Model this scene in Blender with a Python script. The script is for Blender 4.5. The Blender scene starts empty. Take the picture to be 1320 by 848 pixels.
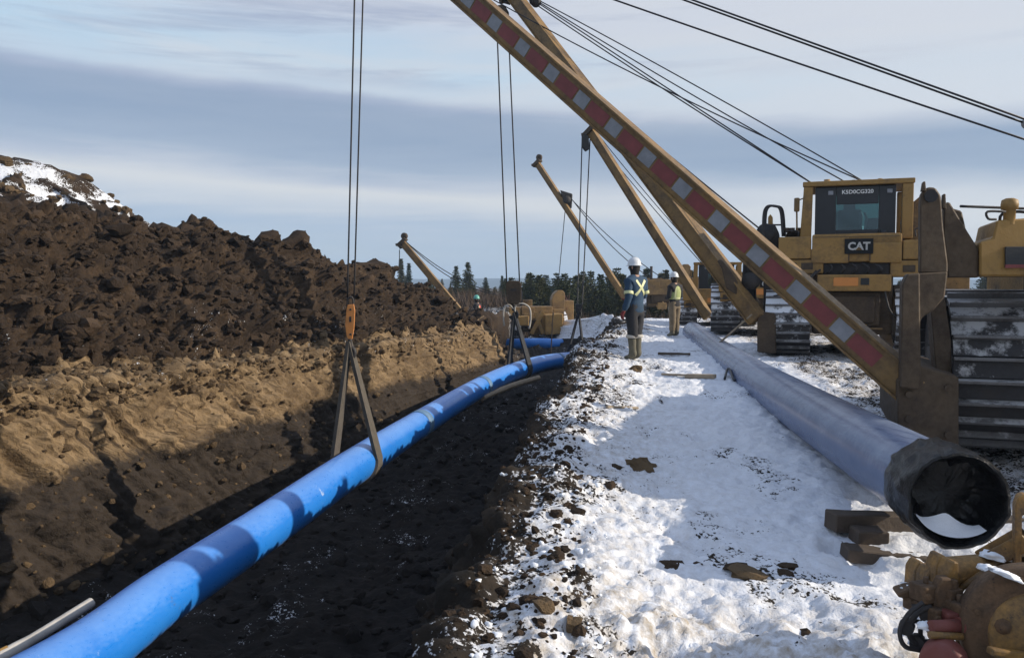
import bpy, bmesh, math, random
import numpy as np
from mathutils import Vector, Matrix, noise as mnoise
from mathutils.bvhtree import BVHTree

random.seed(7)
RNG = np.random.default_rng(11)
SC = bpy.context.scene
COL = SC.collection
R = math.radians

# ------------------------------------------------------------------ camera
F = 1063.0
PITCH = R(2.908)
CAMZ = 1.4
cam_d = bpy.data.cameras.new('camera')
cam_d.sensor_width = 36.0
cam_d.lens = 36.0 * F / 1320.0
cam_d.clip_start = 0.05
cam_d.clip_end = 20000
cam = bpy.data.objects.new('camera', cam_d)
COL.objects.link(cam)
cam.location = (0, 0, CAMZ)
cam.rotation_euler = (math.pi / 2 - PITCH, 0, 0)
SC.camera = cam


def P(u, v, Y):
    """world point seen in direction (u, v) at forward distance Y"""
    xc = (u - 660) / F
    zc = (424 - v) / F
    y = math.cos(PITCH) + zc * math.sin(PITCH)
    z = -math.sin(PITCH) + zc * math.cos(PITCH)
    k = Y / y
    return Vector((xc * k, Y, CAMZ + z * k))


# ------------------------------------------------------------------ object helpers
def tag(o, label=None, cat=None, group=None, kind=None):
    if label: o['label'] = label
    if cat: o['category'] = cat
    if group: o['group'] = group
    if kind: o['kind'] = kind
    return o


def thing(name, label, cat, loc=(0, 0, 0), rz=0.0, group=None):
    o = bpy.data.objects.new(name, None)
    o.empty_display_size = 0.2
    COL.objects.link(o)
    o.location = loc
    o.rotation_euler = (0, 0, rz)
    return tag(o, label, cat, group)


def wm(o):
    m = Matrix.LocRotScale(o.location, o.rotation_euler, o.scale)
    return wm(o.parent) @ m if o.parent else m


def link(name, me, mats, parent=None, world=True):
    """one mesh object; with a parent, world=True means the verts are in world space"""
    if not isinstance(mats, (list, tuple)): mats = [mats]
    for m in mats: me.materials.append(m)
    if parent is not None and world:
        me.transform(wm(parent).inverted())
    o = bpy.data.objects.new(name, me)
    COL.objects.link(o)
    if parent is not None: o.parent = parent
    return o


def obj(name, bm, mats, parent=None, world=True, smooth=False):
    me = bpy.data.meshes.new(name)
    bmesh.ops.recalc_face_normals(bm, faces=bm.faces[:])
    bm.to_mesh(me)
    bm.free()
    if smooth:
        me.polygons.foreach_set('use_smooth', [True] * len(me.polygons))
        if smooth == 'auto':
            try: me.set_sharp_from_angle(angle=R(38))
            except Exception: pass
    return link(name, me, mats, parent, world)


def copy_tree(o, parent=None):
    c = o.copy()
    COL.objects.link(c)
    if parent is not None: c.parent = parent
    for ch in list(o.children): copy_tree(ch, c)
    return c


def NB(): return bmesh.new()


def bx(bm, x0, x1, y0, y1, z0, z1, bev=0.012, mi=0, mat=None):
    vs = [Vector((x, y, z)) for x in (x0, x1) for y in (y0, y1) for z in (z0, z1)]
    return hexa(bm, vs, bev, mi, mat)


def hexa(bm, vs, bev=0.0, mi=0, mat=None):
    t = bmesh.new()
    v = [t.verts.new(p) for p in vs]
    for f in ((0, 1, 3, 2), (4, 6, 7, 5), (0, 4, 5, 1), (2, 3, 7, 6), (0, 2, 6, 4), (1, 5, 7, 3)):
        t.faces.new([v[i] for i in f])
    bmesh.ops.recalc_face_normals(t, faces=t.faces[:])
    if bev > 0:
        bmesh.ops.bevel(t, geom=t.edges[:], offset=bev, segments=2, affect='EDGES', profile=0.6)
    merge(bm, t, mi, mat)


def merge(bm, t, mi=0, mat=None):
    me = bpy.data.meshes.new('tmp')
    if mat is not None: bmesh.ops.transform(t, matrix=mat, verts=t.verts[:])
    for f in t.faces: f.material_index = mi
    t.to_mesh(me); t.free()
    bm.from_mesh(me)
    bpy.data.meshes.remove(me)


def frame(a, b, up=Vector((0, 0, 1))):
    d = (b - a).normalized()
    s = d.cross(up)
    if s.length < 1e-5: s = d.cross(Vector((0, 1, 0)))
    s.normalize()
    u = s.cross(d).normalized()
    return d, s, u


def beam(bm, a, b, w0, h0, w1=None, h1=None, bev=0.008, mi=0, up=Vector((0, 0, 1))):
    a = Vector(a); b = Vector(b)
    w1 = w0 if w1 is None else w1
    h1 = h0 if h1 is None else h1
    d, s, u = frame(a, b, up)
    vs = []
    for sx in (-1, 1):
        for (p, w, h) in ((a, w0, h0), (b, w1, h1)):
            for sz in (-1, 1):
                vs.append(p + s * (sx * w / 2) + u * (sz * h / 2))
    hexa(bm, vs, bev, mi)


def tube(bm, pts, rad, seg=8, mi=0, caps=True):
    pts = [Vector(p) for p in pts]
    n = len(pts)
    rads = rad if isinstance(rad, (list, tuple)) else [rad] * n
    rings = []
    t0 = (pts[1] - pts[0]).normalized()
    s = t0.cross(Vector((0, 0, 1)))
    if s.length < 1e-4: s = t0.cross(Vector((0, 1, 0)))
    s.normalize()
    for i in range(n):
        if i == 0: t = pts[1] - pts[0]
        elif i == n - 1: t = pts[-1] - pts[-2]
        else: t = pts[i + 1] - pts[i - 1]
        t.normalize()
        s = (s - t * s.dot(t)).normalized()
        u = s.cross(t)
        ring = [bm.verts.new(pts[i] + (s * math.cos(2 * math.pi * k / seg) + u * math.sin(2 * math.pi * k / seg)) * rads[i]) for k in range(seg)]
        rings.append(ring)
    for i in range(n - 1):
        for k in range(seg):
            f = bm.faces.new((rings[i][k], rings[i][(k + 1) % seg], rings[i + 1][(k + 1) % seg], rings[i + 1][k]))
            f.material_index = mi
            f.smooth = True
    if caps:
        for r_ in (rings[0], rings[-1]):
            f = bm.faces.new(r_); f.material_index = mi
    return rings


def cyl(bm, a, b, r, seg=20, mi=0, r1=None):
    tube(bm, [a, b], [r, r if r1 is None else r1], seg, mi)


def prism(bm, pts, off, mi=0, bev=0.006):
    """closed outline pts (world), extruded along off"""
    t = bmesh.new()
    a = [t.verts.new(Vector(p)) for p in pts]
    b = [t.verts.new(Vector(p) + Vector(off)) for p in pts]
    n = len(a)
    t.faces.new(a); t.faces.new(b[::-1])
    for i in range(n): t.faces.new((a[i], b[i], b[(i + 1) % n], a[(i + 1) % n]))
    bmesh.ops.recalc_face_normals(t, faces=t.faces[:])
    if bev: bmesh.ops.bevel(t, geom=t.edges[:], offset=bev, segments=1, affect='EDGES')
    merge(bm, t, mi)


def pxprism(bm, px, Y, off, mi=0, bev=0.006):
    prism(bm, [P(u, v, Y) for u, v in px], off, mi, bev)


def lathe(bm, prof, axis_o, axis_d, seg=28, mi=0, ang0=0.0, ang1=2 * math.pi):
    """prof = [(r, h)] turned round axis"""
    d = Vector(axis_d).normalized()
    s = d.cross(Vector((0, 0, 1)))
    if s.length < 1e-4: s = Vector((1, 0, 0))
    s.normalize(); u = s.cross(d)
    full = abs(ang1 - ang0 - 2 * math.pi) < 1e-6
    m = seg if full else seg + 1
    rings = []
    for r_, h in prof:
        rings.append([bm.verts.new(Vector(axis_o) + d * h + (s * math.cos(ang0 + (ang1 - ang0) * k / seg) + u * math.sin(ang0 + (ang1 - ang0) * k / seg)) * max(r_, 1e-4)) for k in range(m)])
    for i in range(len(rings) - 1):
        for k in range(seg):
            k2 = (k + 1) % m
            f = bm.faces.new((rings[i][k], rings[i][k2], rings[i + 1][k2], rings[i + 1][k]))
            f.material_index = mi; f.smooth = True
    return rings


def spline(pts, n):
    """Catmull-Rom through pts, n samples per span"""
    pts = [Vector(p) for p in pts]
    out = []
    for i in range(len(pts) - 1):
        p0 = pts[i - 1] if i else pts[0] * 2 - pts[1]
        p1, p2 = pts[i], pts[i + 1]
        p3 = pts[i + 2] if i + 2 < len(pts) else pts[-1] * 2 - pts[-2]
        for k in range(n):
            t = k / n
            out.append(0.5 * (2 * p1 + (p2 - p0) * t + (2 * p0 - 5 * p1 + 4 * p2 - p3) * t * t + (3 * p1 - p0 - 3 * p2 + p3) * t ** 3))
    out.append(pts[-1])
    return out


def text_bm(txt, size, depth, bold=0.0):
    cu = bpy.data.curves.new('txt', 'FONT')
    cu.body = txt; cu.size = size; cu.extrude = depth; cu.offset = bold
    cu.align_x = 'CENTER'; cu.align_y = 'CENTER'; cu.resolution_u = 3
    o = bpy.data.objects.new('txt', cu)
    COL.objects.link(o)
    dg = bpy.context.evaluated_depsgraph_get()
    me = bpy.data.meshes.new_from_object(o.evaluated_get(dg))
    bm = bmesh.new(); bm.from_mesh(me)
    bpy.data.objects.remove(o); bpy.data.meshes.remove(me)
    return bm


# ------------------------------------------------------------------ numpy noise
_perm = RNG.permutation(256)
_perm = np.concatenate([_perm, _perm, _perm])
_g = RNG.normal(size=(256, 3)); _g /= np.linalg.norm(_g, axis=1)[:, None]


def perlin(p):
    p = np.asarray(p, float)
    i = np.floor(p).astype(int); f = p - i
    i &= 255
    w = f * f * f * (f * (f * 6 - 15) + 10)
    res = 0
    for dx in (0, 1):
        wx = w[..., 0] if dx else 1 - w[..., 0]
        for dy in (0, 1):
            wy = w[..., 1] if dy else 1 - w[..., 1]
            for dz in (0, 1):
                wz = w[..., 2] if dz else 1 - w[..., 2]
                h = _perm[_perm[_perm[(i[..., 0] + dx) & 255] + ((i[..., 1] + dy) & 255)] + ((i[..., 2] + dz) & 255)]
                g = _g[h]
                d = g[..., 0] * (f[..., 0] - dx) + g[..., 1] * (f[..., 1] - dy) + g[..., 2] * (f[..., 2] - dz)
                res = res + wx * wy * wz * d
    return res * 1.6


_rnd = RNG.random((256, 3))


def worley(p):
    """distance to nearest cell point and the random id of that cell"""
    p = np.asarray(p, float)
    i = np.floor(p).astype(int); f = p - i
    best = np.full(p.shape[:-1], 9.0); bid = np.zeros(p.shape[:-1])
    for dx in (-1, 0, 1):
        for dy in (-1, 0, 1):
            for dz in (-1, 0, 1):
                h = _perm[_perm[_perm[(i[..., 0] + dx) & 255] + ((i[..., 1] + dy) & 255)] + ((i[..., 2] + dz) & 255)]
                r_ = _rnd[h]
                d = np.sqrt((dx + r_[..., 0] - f[..., 0]) ** 2 + (dy + r_[..., 1] - f[..., 1]) ** 2 + (dz + r_[..., 2] - f[..., 2]) ** 2)
                m = d < best
                best = np.where(m, d, best); bid = np.where(m, h / 255.0, bid)
    return best, bid


def fbm(p, octs=4, gain=0.5, lac=2.1):
    a = 1.0; s = 0; q = np.asarray(p, float)
    for _ in range(octs):
        s = s + a * perlin(q); q = q * lac + 17.3; a *= gain
    return s


def sst(a, b, x):
    t = np.clip((np.asarray(x, float) - a) / (b - a), 0, 1)
    return t * t * (3 - 2 * t)


# ------------------------------------------------------------------ materials
class Mat:
    def __init__(self, name, rough=0.6, metal=0.0, spec=0.5):
        self.m = bpy.data.materials.new(name)
        self.m.use_nodes = True
        self.nt = self.m.node_tree
        self.b = self.nt.nodes['Principled BSDF']
        self.b.inputs['Roughness'].default_value = rough
        self.b.inputs['Metallic'].default_value = metal
        self.b.inputs['Specular IOR Level'].default_value = spec

    def n(self, t, **kw):
        nd = self.nt.nodes.new(t)
        for k, v in kw.items(): setattr(nd, k, v)
        return nd

    def l(self, a, b): self.nt.links.new(a, b)

    def coord(self, kind='Object', scale=(1, 1, 1), rot=(0, 0, 0)):
        tc = self.n('ShaderNodeTexCoord')
        mp = self.n('ShaderNodeMapping')
        mp.inputs['Scale'].default_value = scale
        mp.inputs['Rotation'].default_value = rot
        self.l(tc.outputs[kind], mp.inputs['Vector'])
        return mp.outputs['Vector']

    def noise(self, scale, detail=5, rough=0.6, vec=None, dist=0.0):
        nd = self.n('ShaderNodeTexNoise')
        nd.inputs['Scale'].default_value = scale
        nd.inputs['Detail'].default_value = detail
        nd.inputs['Roughness'].default_value = rough
        nd.inputs['Distortion'].default_value = dist
        self.l(vec if vec is not None else self.coord(), nd.inputs['Vector'])
        return nd.outputs['Fac']

    def ramp(self, fac, stops, interp='LINEAR'):
        nd = self.n('ShaderNodeValToRGB')
        cr = nd.color_ramp; cr.interpolation = interp
        while len(cr.elements) < len(stops): cr.elements.new(0.5)
        for e, (p, c) in zip(cr.elements, stops):
            e.position = p
            e.color = (c, c, c, 1) if isinstance(c, (int, float)) else (*c, 1)
        self.l(fac, nd.inputs['Fac'])
        return nd.outputs['Color']

    def mix(self, fac, a, b, blend='MIX'):
        nd = self.n('ShaderNodeMix', data_type='RGBA', blend_type=blend)
        for sock, val in ((nd.inputs[0], fac), (nd.inputs[6], a), (nd.inputs[7], b)):
            if hasattr(val, 'is_output'): self.l(val, sock)
            elif isinstance(val, (int, float)): sock.default_value = val
            else: sock.default_value = (*val, 1)
        return nd.outputs[2]

    def math(self, op, a, b=None, clamp=False):
        nd = self.n('ShaderNodeMath', operation=op, use_clamp=clamp)
        for i, val in enumerate((a, b)):
            if val is None: continue
            if hasattr(val, 'is_output'): self.l(val, nd.inputs[i])
            else: nd.inputs[i].default_value = val
        return nd.outputs[0]

    def attr(self, name):
        nd = self.n('ShaderNodeAttribute'); nd.attribute_name = name
        return nd.outputs['Fac']

    def color(self, c):
        if hasattr(c, 'is_output'): self.l(c, self.b.inputs['Base Color'])
        else: self.b.inputs['Base Color'].default_value = (*c, 1)

    def rough(self, r): self.l(r, self.b.inputs['Roughness'])

    def bump(self, h, strength=0.4, dist=0.02):
        nd = self.n('ShaderNodeBump')
        nd.inputs['Strength'].default_value = strength
        nd.inputs['Distance'].default_value = dist
        self.l(h, nd.inputs['Height'])
        self.l(nd.outputs[0], self.b.inputs['Normal'])


def soil(name, dark, mid, light, scale=3.0, bump=0.6, snowattr=False, snowcol=(0.73, 0.76, 0.82), rough=0.95, layer=None, island=False):  # layer: height and dark colour of the painted-in shadow on the lower wall
    M = Mat(name, rough, spec=0.25)
    a = M.noise(scale, 8, 0.65)
    b = M.noise(scale * 9, 4, 0.6)
    c = M.ramp(a, [(0.30, dark), (0.52, mid), (0.72, light)])
    c = M.mix(M.ramp(b, [(0.35, 0.0), (0.7, 0.7)]), c, tuple(x * 0.6 for x in mid))
    if island:
        g_ = M.n('ShaderNodeNewGeometry')
        c = M.mix(M.ramp(g_.outputs['Random Per Island'], [(0.0, 0.0), (1.0, 0.85)]), c, M.mix(g_.outputs['Random Per Island'], tuple(x * .5 for x in dark), light))
    h = M.math('ADD', M.math('MULTIPLY', M.noise(scale * 12, 6, 0.7), 0.7), b)
    if layer:
        # slanting scrape marks left by the bucket teeth
        q_ = M.n('ShaderNodeSeparateXYZ'); M.l(M.coord(), q_.inputs[0])
        cv = M.n('ShaderNodeCombineXYZ')
        M.l(M.math('ADD', q_.outputs['Y'], M.math('MULTIPLY', q_.outputs['Z'], 0.75)), cv.inputs[0]); M.l(M.math('MULTIPLY', q_.outputs['Z'], 0.10), cv.inputs[1])
        tn = M.noise(9.0, 5, 0.65, cv.outputs[0]); pn = M.noise(0.8, 4, 0.6)
        pm = M.ramp(pn, [(0.40, 0.0), (0.52, 1.0)])
        c = M.mix(M.math('MULTIPLY', pm, M.ramp(tn, [(0.45, 0.0), (0.58, 0.9)])), c, tuple(x * 1.12 for x in light))
        c = M.mix(M.math('MULTIPLY', pm, M.ramp(tn, [(0.34, 0.95), (0.46, 0.0)])), c, tuple(x * .4 for x in dark))
        h = M.math('ADD', h, M.math('MULTIPLY', M.math('MULTIPLY', pm, tn), 3.0))
        # shadow on the lower wall painted in as dark colour below a wavering depth
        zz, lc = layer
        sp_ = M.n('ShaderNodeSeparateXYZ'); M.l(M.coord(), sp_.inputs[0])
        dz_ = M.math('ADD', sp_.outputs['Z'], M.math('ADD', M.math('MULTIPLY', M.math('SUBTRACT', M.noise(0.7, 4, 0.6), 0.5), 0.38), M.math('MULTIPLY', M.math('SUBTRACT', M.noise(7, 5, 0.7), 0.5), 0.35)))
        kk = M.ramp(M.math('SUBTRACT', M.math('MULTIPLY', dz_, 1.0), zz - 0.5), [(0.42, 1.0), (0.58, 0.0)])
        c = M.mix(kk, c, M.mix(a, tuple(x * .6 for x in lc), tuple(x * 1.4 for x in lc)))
    if snowattr:
        s = M.attr('snow')
        n1 = M.noise(6.0, 6, 0.7); n2 = M.noise(38.0, 3, 0.6)
        k = M.math('ADD', s, M.math('ADD', M.math('MULTIPLY', M.math('SUBTRACT', n1, 0.5), 1.5), M.math('MULTIPLY', M.math('SUBTRACT', n2, 0.5), 1.35)))
        k = M.ramp(k, [(0.47, 0.0), (0.56, 1.0)])
        d = M.attr('dirt')
        sc = M.mix(M.math('MULTIPLY', d, M.ramp(M.noise(11, 6, 0.7), [(0.36, 0.0), (0.66, 1.0)]), True), snowcol, (0.36, 0.31, 0.25))
        c = M.mix(k, c, sc)
        h = M.math('ADD', h, M.math('MULTIPLY', k, 0.5))
        M.rough(M.ramp(k, [(0, 0.93), (1, 0.72)]))
    M.color(c)
    M.bump(h, bump, 0.03)
    return M.m


def paint(name, base, dirt=(0.09, 0.06, 0.035), amt=0.5, rough=0.5, scale=2.2, snow=0.0, chips=True):
    M = Mat(name, rough, spec=0.4)
    n1 = M.noise(scale, 7, 0.68)
    n2 = M.noise(scale * 9, 5, 0.7)
    k = M.math('ADD', M.math('MULTIPLY', n1, 0.7), M.math('MULTIPLY', n2, 0.3))
    lo = 0.62 - 0.28 * amt
    c = M.mix(M.ramp(k, [(lo, 0.0), (lo + 0.2, min(1, 0.35 + amt))]), base, dirt)
    c = M.mix(M.ramp(M.noise(scale * 0.6, 3, 0.5), [(0.3, 0.0), (0.7, 0.35)]), c, tuple(x * 0.62 for x in base))
    if chips:
        c = M.mix(M.ramp(M.noise(26, 4, 0.7), [(0.66, 0.0), (0.7, 0.8)]), c, (0.03, 0.024, 0.02))
    if snow > 0:
        geo = M.n('ShaderNodeNewGeometry')
        sx = M.n('ShaderNodeSeparateXYZ'); M.l(geo.outputs['Normal'], sx.inputs[0])
        s = M.math('ADD', M.math('MULTIPLY', sx.outputs['Z'], 0.25), M.math('MULTIPLY', M.noise(5.5, 7, 0.72), 1.0))
        s = M.ramp(s, [(0.78 - 0.32 * snow, 0.0), (0.9 - 0.32 * snow, 1.0)])
        c = M.mix(s, c, (0.72, 0.75, 0.8) if snow > .8 else (0.38, 0.38, 0.385))
    M.color(c)
    M.rough(M.ramp(n2, [(0.3, max(0.1, rough - 0.1)), (0.7, min(1, rough + 0.25))]))
    M.bump(n2, 0.25, 0.01)
    return M.m


def plain(name, c, rough=0.6, metal=0.0, var=0.35, scale=8.0, bump=0.15, spec=0.5):
    M = Mat(name, rough, metal, spec)
    n = M.noise(scale, 6, 0.65)
    M.color(M.mix(M.ramp(n, [(0.3, 0.0), (0.75, 1.0)]), c, tuple(x * (1 - var) for x in c)))
    M.bump(M.noise(scale * 6, 4, 0.6), bump, 0.01)
    return M.m


MAT = {}
MAT['heap'] = soil('spoil_soil', (0.015, 0.0095, 0.006), (0.036, 0.023, 0.014), (0.085, 0.054, 0.030), 1.6, 0.9, True)
MAT['bank'] = soil('tan_subsoil_painted_shade', (0.065, 0.043, 0.024), (0.145, 0.098, 0.054), (0.225, 0.158, 0.09), 2.2, 0.8, True, layer=(-0.88, (0.032, 0.024, 0.018)))  # tan subsoil, with the lower wall's shadow painted into the colour
MAT['floor'] = soil('wet_dark_mud', (0.010, 0.008, 0.0075), (0.019, 0.015, 0.013), (0.034, 0.027, 0.022), 2.6, 0.7, True, rough=0.8)
MAT['ground'] = soil('snow_over_mud', (0.011, 0.009, 0.007), (0.026, 0.019, 0.013), (0.08, 0.055, 0.034), 2.4, 0.55, True)
MAT['clod'] = soil('clod_soil', (0.014, 0.0095, 0.0065), (0.034, 0.022, 0.014), (0.075, 0.048, 0.028), 5.0, 1.0, island=True)
MAT['clod_tan'] = soil('tan_clod_soil', (0.055, 0.036, 0.02), (0.11, 0.072, 0.038), (0.18, 0.123, 0.068), 5.0, 1.0, island=True)
MAT['yellow'] = paint('worn_yellow_paint', (0.31, 0.18, 0.05), amt=0.52)
MAT['yellow_dirty'] = paint('muddy_yellow_paint', (0.235, 0.14, 0.048), (0.07, 0.046, 0.028), amt=0.65)
MAT['brown_steel'] = paint('muddy_brown_steel', (0.085, 0.058, 0.034), (0.045, 0.031, 0.021), amt=0.8, rough=0.7)
MAT['dark_steel'] = paint('dark_greasy_steel', (0.028, 0.026, 0.027), (0.06, 0.045, 0.033), amt=0.5, rough=0.6, chips=False)
MAT['track'] = paint('snowy_track_steel', (0.035, 0.034, 0.036), (0.055, 0.045, 0.038), amt=0.5, rough=0.65, snow=1.0, chips=False)
MAT['track_near'] = paint('track_steel_snow_flecked', (0.03, 0.029, 0.031), (0.055, 0.045, 0.038), amt=0.5, rough=0.65, snow=0.62, chips=False)
MAT['worn_steel'] = paint('worn_grouser_steel', (0.15, 0.145, 0.145), (0.05, 0.043, 0.038), amt=0.55, rough=0.5, snow=0.4, chips=False, scale=5)
MAT['black'] = plain('black_paint', (0.016, 0.017, 0.02), 0.45)
MAT['cable'] = plain('steel_cable', (0.022, 0.022, 0.026), 0.55, 0.3)
MAT['orange'] = paint('orange_block_paint', (0.62, 0.24, 0.06), (0.3, 0.12, 0.04), amt=0.25, chips=True)
MAT['red'] = plain('red_reflective', (0.21, 0.042, 0.042), 0.55)
MAT['white_ref'] = plain('silver_reflective', (0.25, 0.26, 0.285), 0.5, var=0.4)
MAT['white'] = plain('white_lettering', (0.78, 0.78, 0.76), 0.5, var=0.1)
MAT['snow'] = plain('clean_snow', (0.82, 0.85, 0.9), 0.75, var=0.08, scale=20, bump=0.5)
MAT['wood'] = plain('weathered_timber', (0.085, 0.062, 0.045), 0.85, var=0.5, scale=6, bump=0.5)
MAT['wood_pale'] = plain('pale_stripped_wood', (0.34, 0.27, 0.19), 0.8, var=0.4, scale=5, bump=0.4)
MAT['strap'] = plain('muddy_webbing', (0.10, 0.085, 0.068), 0.9, var=0.5, scale=14, bump=0.5)
MAT['strap_dark'] = plain('dark_webbing', (0.028, 0.03, 0.036), 0.85, var=0.5, scale=14, bump=0.5)
MAT['red_brown'] = paint('rusty_red_paint', (0.16, 0.045, 0.035), (0.05, 0.035, 0.03), amt=0.5)
MAT['plastic'] = plain('black_plastic_sheet', (0.004, 0.004, 0.005), 0.30, var=0.3, scale=5, bump=1.0, spec=0.35)
MAT['hills'] = plain('forested_hills', (0.035, 0.05, 0.045), 1.0, var=0.4, scale=0.01, bump=0.0)


def glass():
    M = Mat('tinted_cab_glass', 0.05)
    tr = M.n('ShaderNodeBsdfTransparent'); tr.inputs[0].default_value = (0.34, 0.52, 0.52, 1)
    gl = M.n('ShaderNodeBsdfGlossy'); gl.inputs['Roughness'].default_value = 0.08; gl.inputs[0].default_value = (0.8, 0.9, 0.95, 1)
    mx = M.n('ShaderNodeMixShader'); mx.inputs[0].default_value = 0.09
    M.l(tr.outputs[0], mx.inputs[1]); M.l(gl.outputs[0], mx.inputs[2])
    M.l(mx.outputs[0], M.nt.nodes['Material Output'].inputs['Surface'])
    return M.m


MAT['glass'] = glass()


def blue_pipe_mat():
    M = Mat('blue_epoxy_coating', 0.34)
    a = M.noise(1.3, 6, 0.7)
    b = M.noise(16, 5, 0.7, M.coord('Object', (1, 1, 2.5)))
    c = M.mix(M.ramp(a, [(0.3, 0.0), (0.7, 1.0)]), (0.010, 0.150, 0.54), (0.024, 0.195, 0.62))
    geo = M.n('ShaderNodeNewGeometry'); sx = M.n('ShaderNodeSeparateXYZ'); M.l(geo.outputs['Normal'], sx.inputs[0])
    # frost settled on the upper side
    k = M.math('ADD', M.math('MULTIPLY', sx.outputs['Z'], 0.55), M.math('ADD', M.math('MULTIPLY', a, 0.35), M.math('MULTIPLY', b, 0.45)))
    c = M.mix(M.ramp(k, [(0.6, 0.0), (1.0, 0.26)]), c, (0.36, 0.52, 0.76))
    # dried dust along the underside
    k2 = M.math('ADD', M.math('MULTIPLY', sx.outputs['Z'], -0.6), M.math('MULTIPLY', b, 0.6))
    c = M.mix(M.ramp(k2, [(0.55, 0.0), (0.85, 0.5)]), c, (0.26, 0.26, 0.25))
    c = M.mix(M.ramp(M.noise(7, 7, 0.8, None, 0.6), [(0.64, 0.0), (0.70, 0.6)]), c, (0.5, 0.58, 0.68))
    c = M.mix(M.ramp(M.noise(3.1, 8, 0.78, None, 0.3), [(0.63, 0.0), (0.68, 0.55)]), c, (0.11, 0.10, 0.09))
    M.color(c)
    M.rough(M.ramp(b, [(0.3, 0.22), (0.7, 0.5)]))
    M.bump(b, 0.12, 0.01)
    return M.m


MAT['blue_pipe'] = blue_pipe_mat()


def frosty_pipe_mat():
    M = Mat('frosted_blue_coating', 0.27)
    a = M.noise(2.2, 7, 0.7)
    b = M.noise(22, 5, 0.7)
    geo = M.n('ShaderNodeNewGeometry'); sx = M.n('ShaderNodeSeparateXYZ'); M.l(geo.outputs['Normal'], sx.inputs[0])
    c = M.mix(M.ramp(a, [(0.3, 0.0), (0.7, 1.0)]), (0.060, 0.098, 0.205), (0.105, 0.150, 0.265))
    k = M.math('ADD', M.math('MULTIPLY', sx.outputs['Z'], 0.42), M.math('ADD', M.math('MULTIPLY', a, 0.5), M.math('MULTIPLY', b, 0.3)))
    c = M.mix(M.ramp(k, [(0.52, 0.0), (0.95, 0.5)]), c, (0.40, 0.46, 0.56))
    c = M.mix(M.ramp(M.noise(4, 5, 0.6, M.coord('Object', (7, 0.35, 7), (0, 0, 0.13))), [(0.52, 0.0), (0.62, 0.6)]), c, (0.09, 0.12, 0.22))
    M.color(c)
    M.bump(b, 0.15, 0.01)
    return M.m


MAT['frost_pipe'] = frosty_pipe_mat()
# ------------------------------------------------------------------ terrain
def pl(Y, xs, ys): return np.interp(Y, xs, ys)


def shape_at(Y):
    Y = np.asarray(Y, float)
    E = sst(26.8, 28.8, Y); E2 = sst(30.5, 33.5, Y)
    zp = pl(Y, [20, 27, 45, 75, 110, 250, 2500], [-1.0, -1.1, -1.5, -2.6, -4.4, -9, -22])
    fall = sst(31, 58, Y)
    zr = pl(Y, [1, 3.4, 5, 8, 15, 30], [-0.46, -0.43, -0.38, -0.16, 0.10, 0.12]) * (1 - fall) + zp * fall
    zs = pl(Y, [3, 9, 15, 27], [0.22, 0.20, 0.12, 0.0]) * (1 - E) + zp * E
    hb = pl(Y, [1, 8, 12, 14, 17, 20, 24, 26.6, 28.6, 30, 33, 37], [2.3, 2.45, 2.6, 2.65, 2.65, 2.52, 1.95, 1.4, 1.85, 1.5, 0.8, 0.0])
    xl = pl(Y, [-8, 1, 5, 9, 12, 16.5, 27, 31, 60, 300], [-12, -9.4, -8.0, -6.4, -5.3, -3.9, -0.6, 0.3, 0.1, -1])
    xr = pl(Y, [-8, 1, 3.4, 8, 12, 17, 20, 24, 28, 33, 38, 60, 300], [-1.4, -0.42, -0.16, 0.27, 0.95, 1.6, 2.3, 3.2, 4.0, 4.0, 2.6, 2.4, 3])
    zf = pl(Y, [0, 12, 21, 31], [-2.45, -2.4, -2.15, -1.75]) * (1 - E2) + zp * E2
    return E, zp, zr, zs, hb, xl, xr, zf, fall


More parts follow.
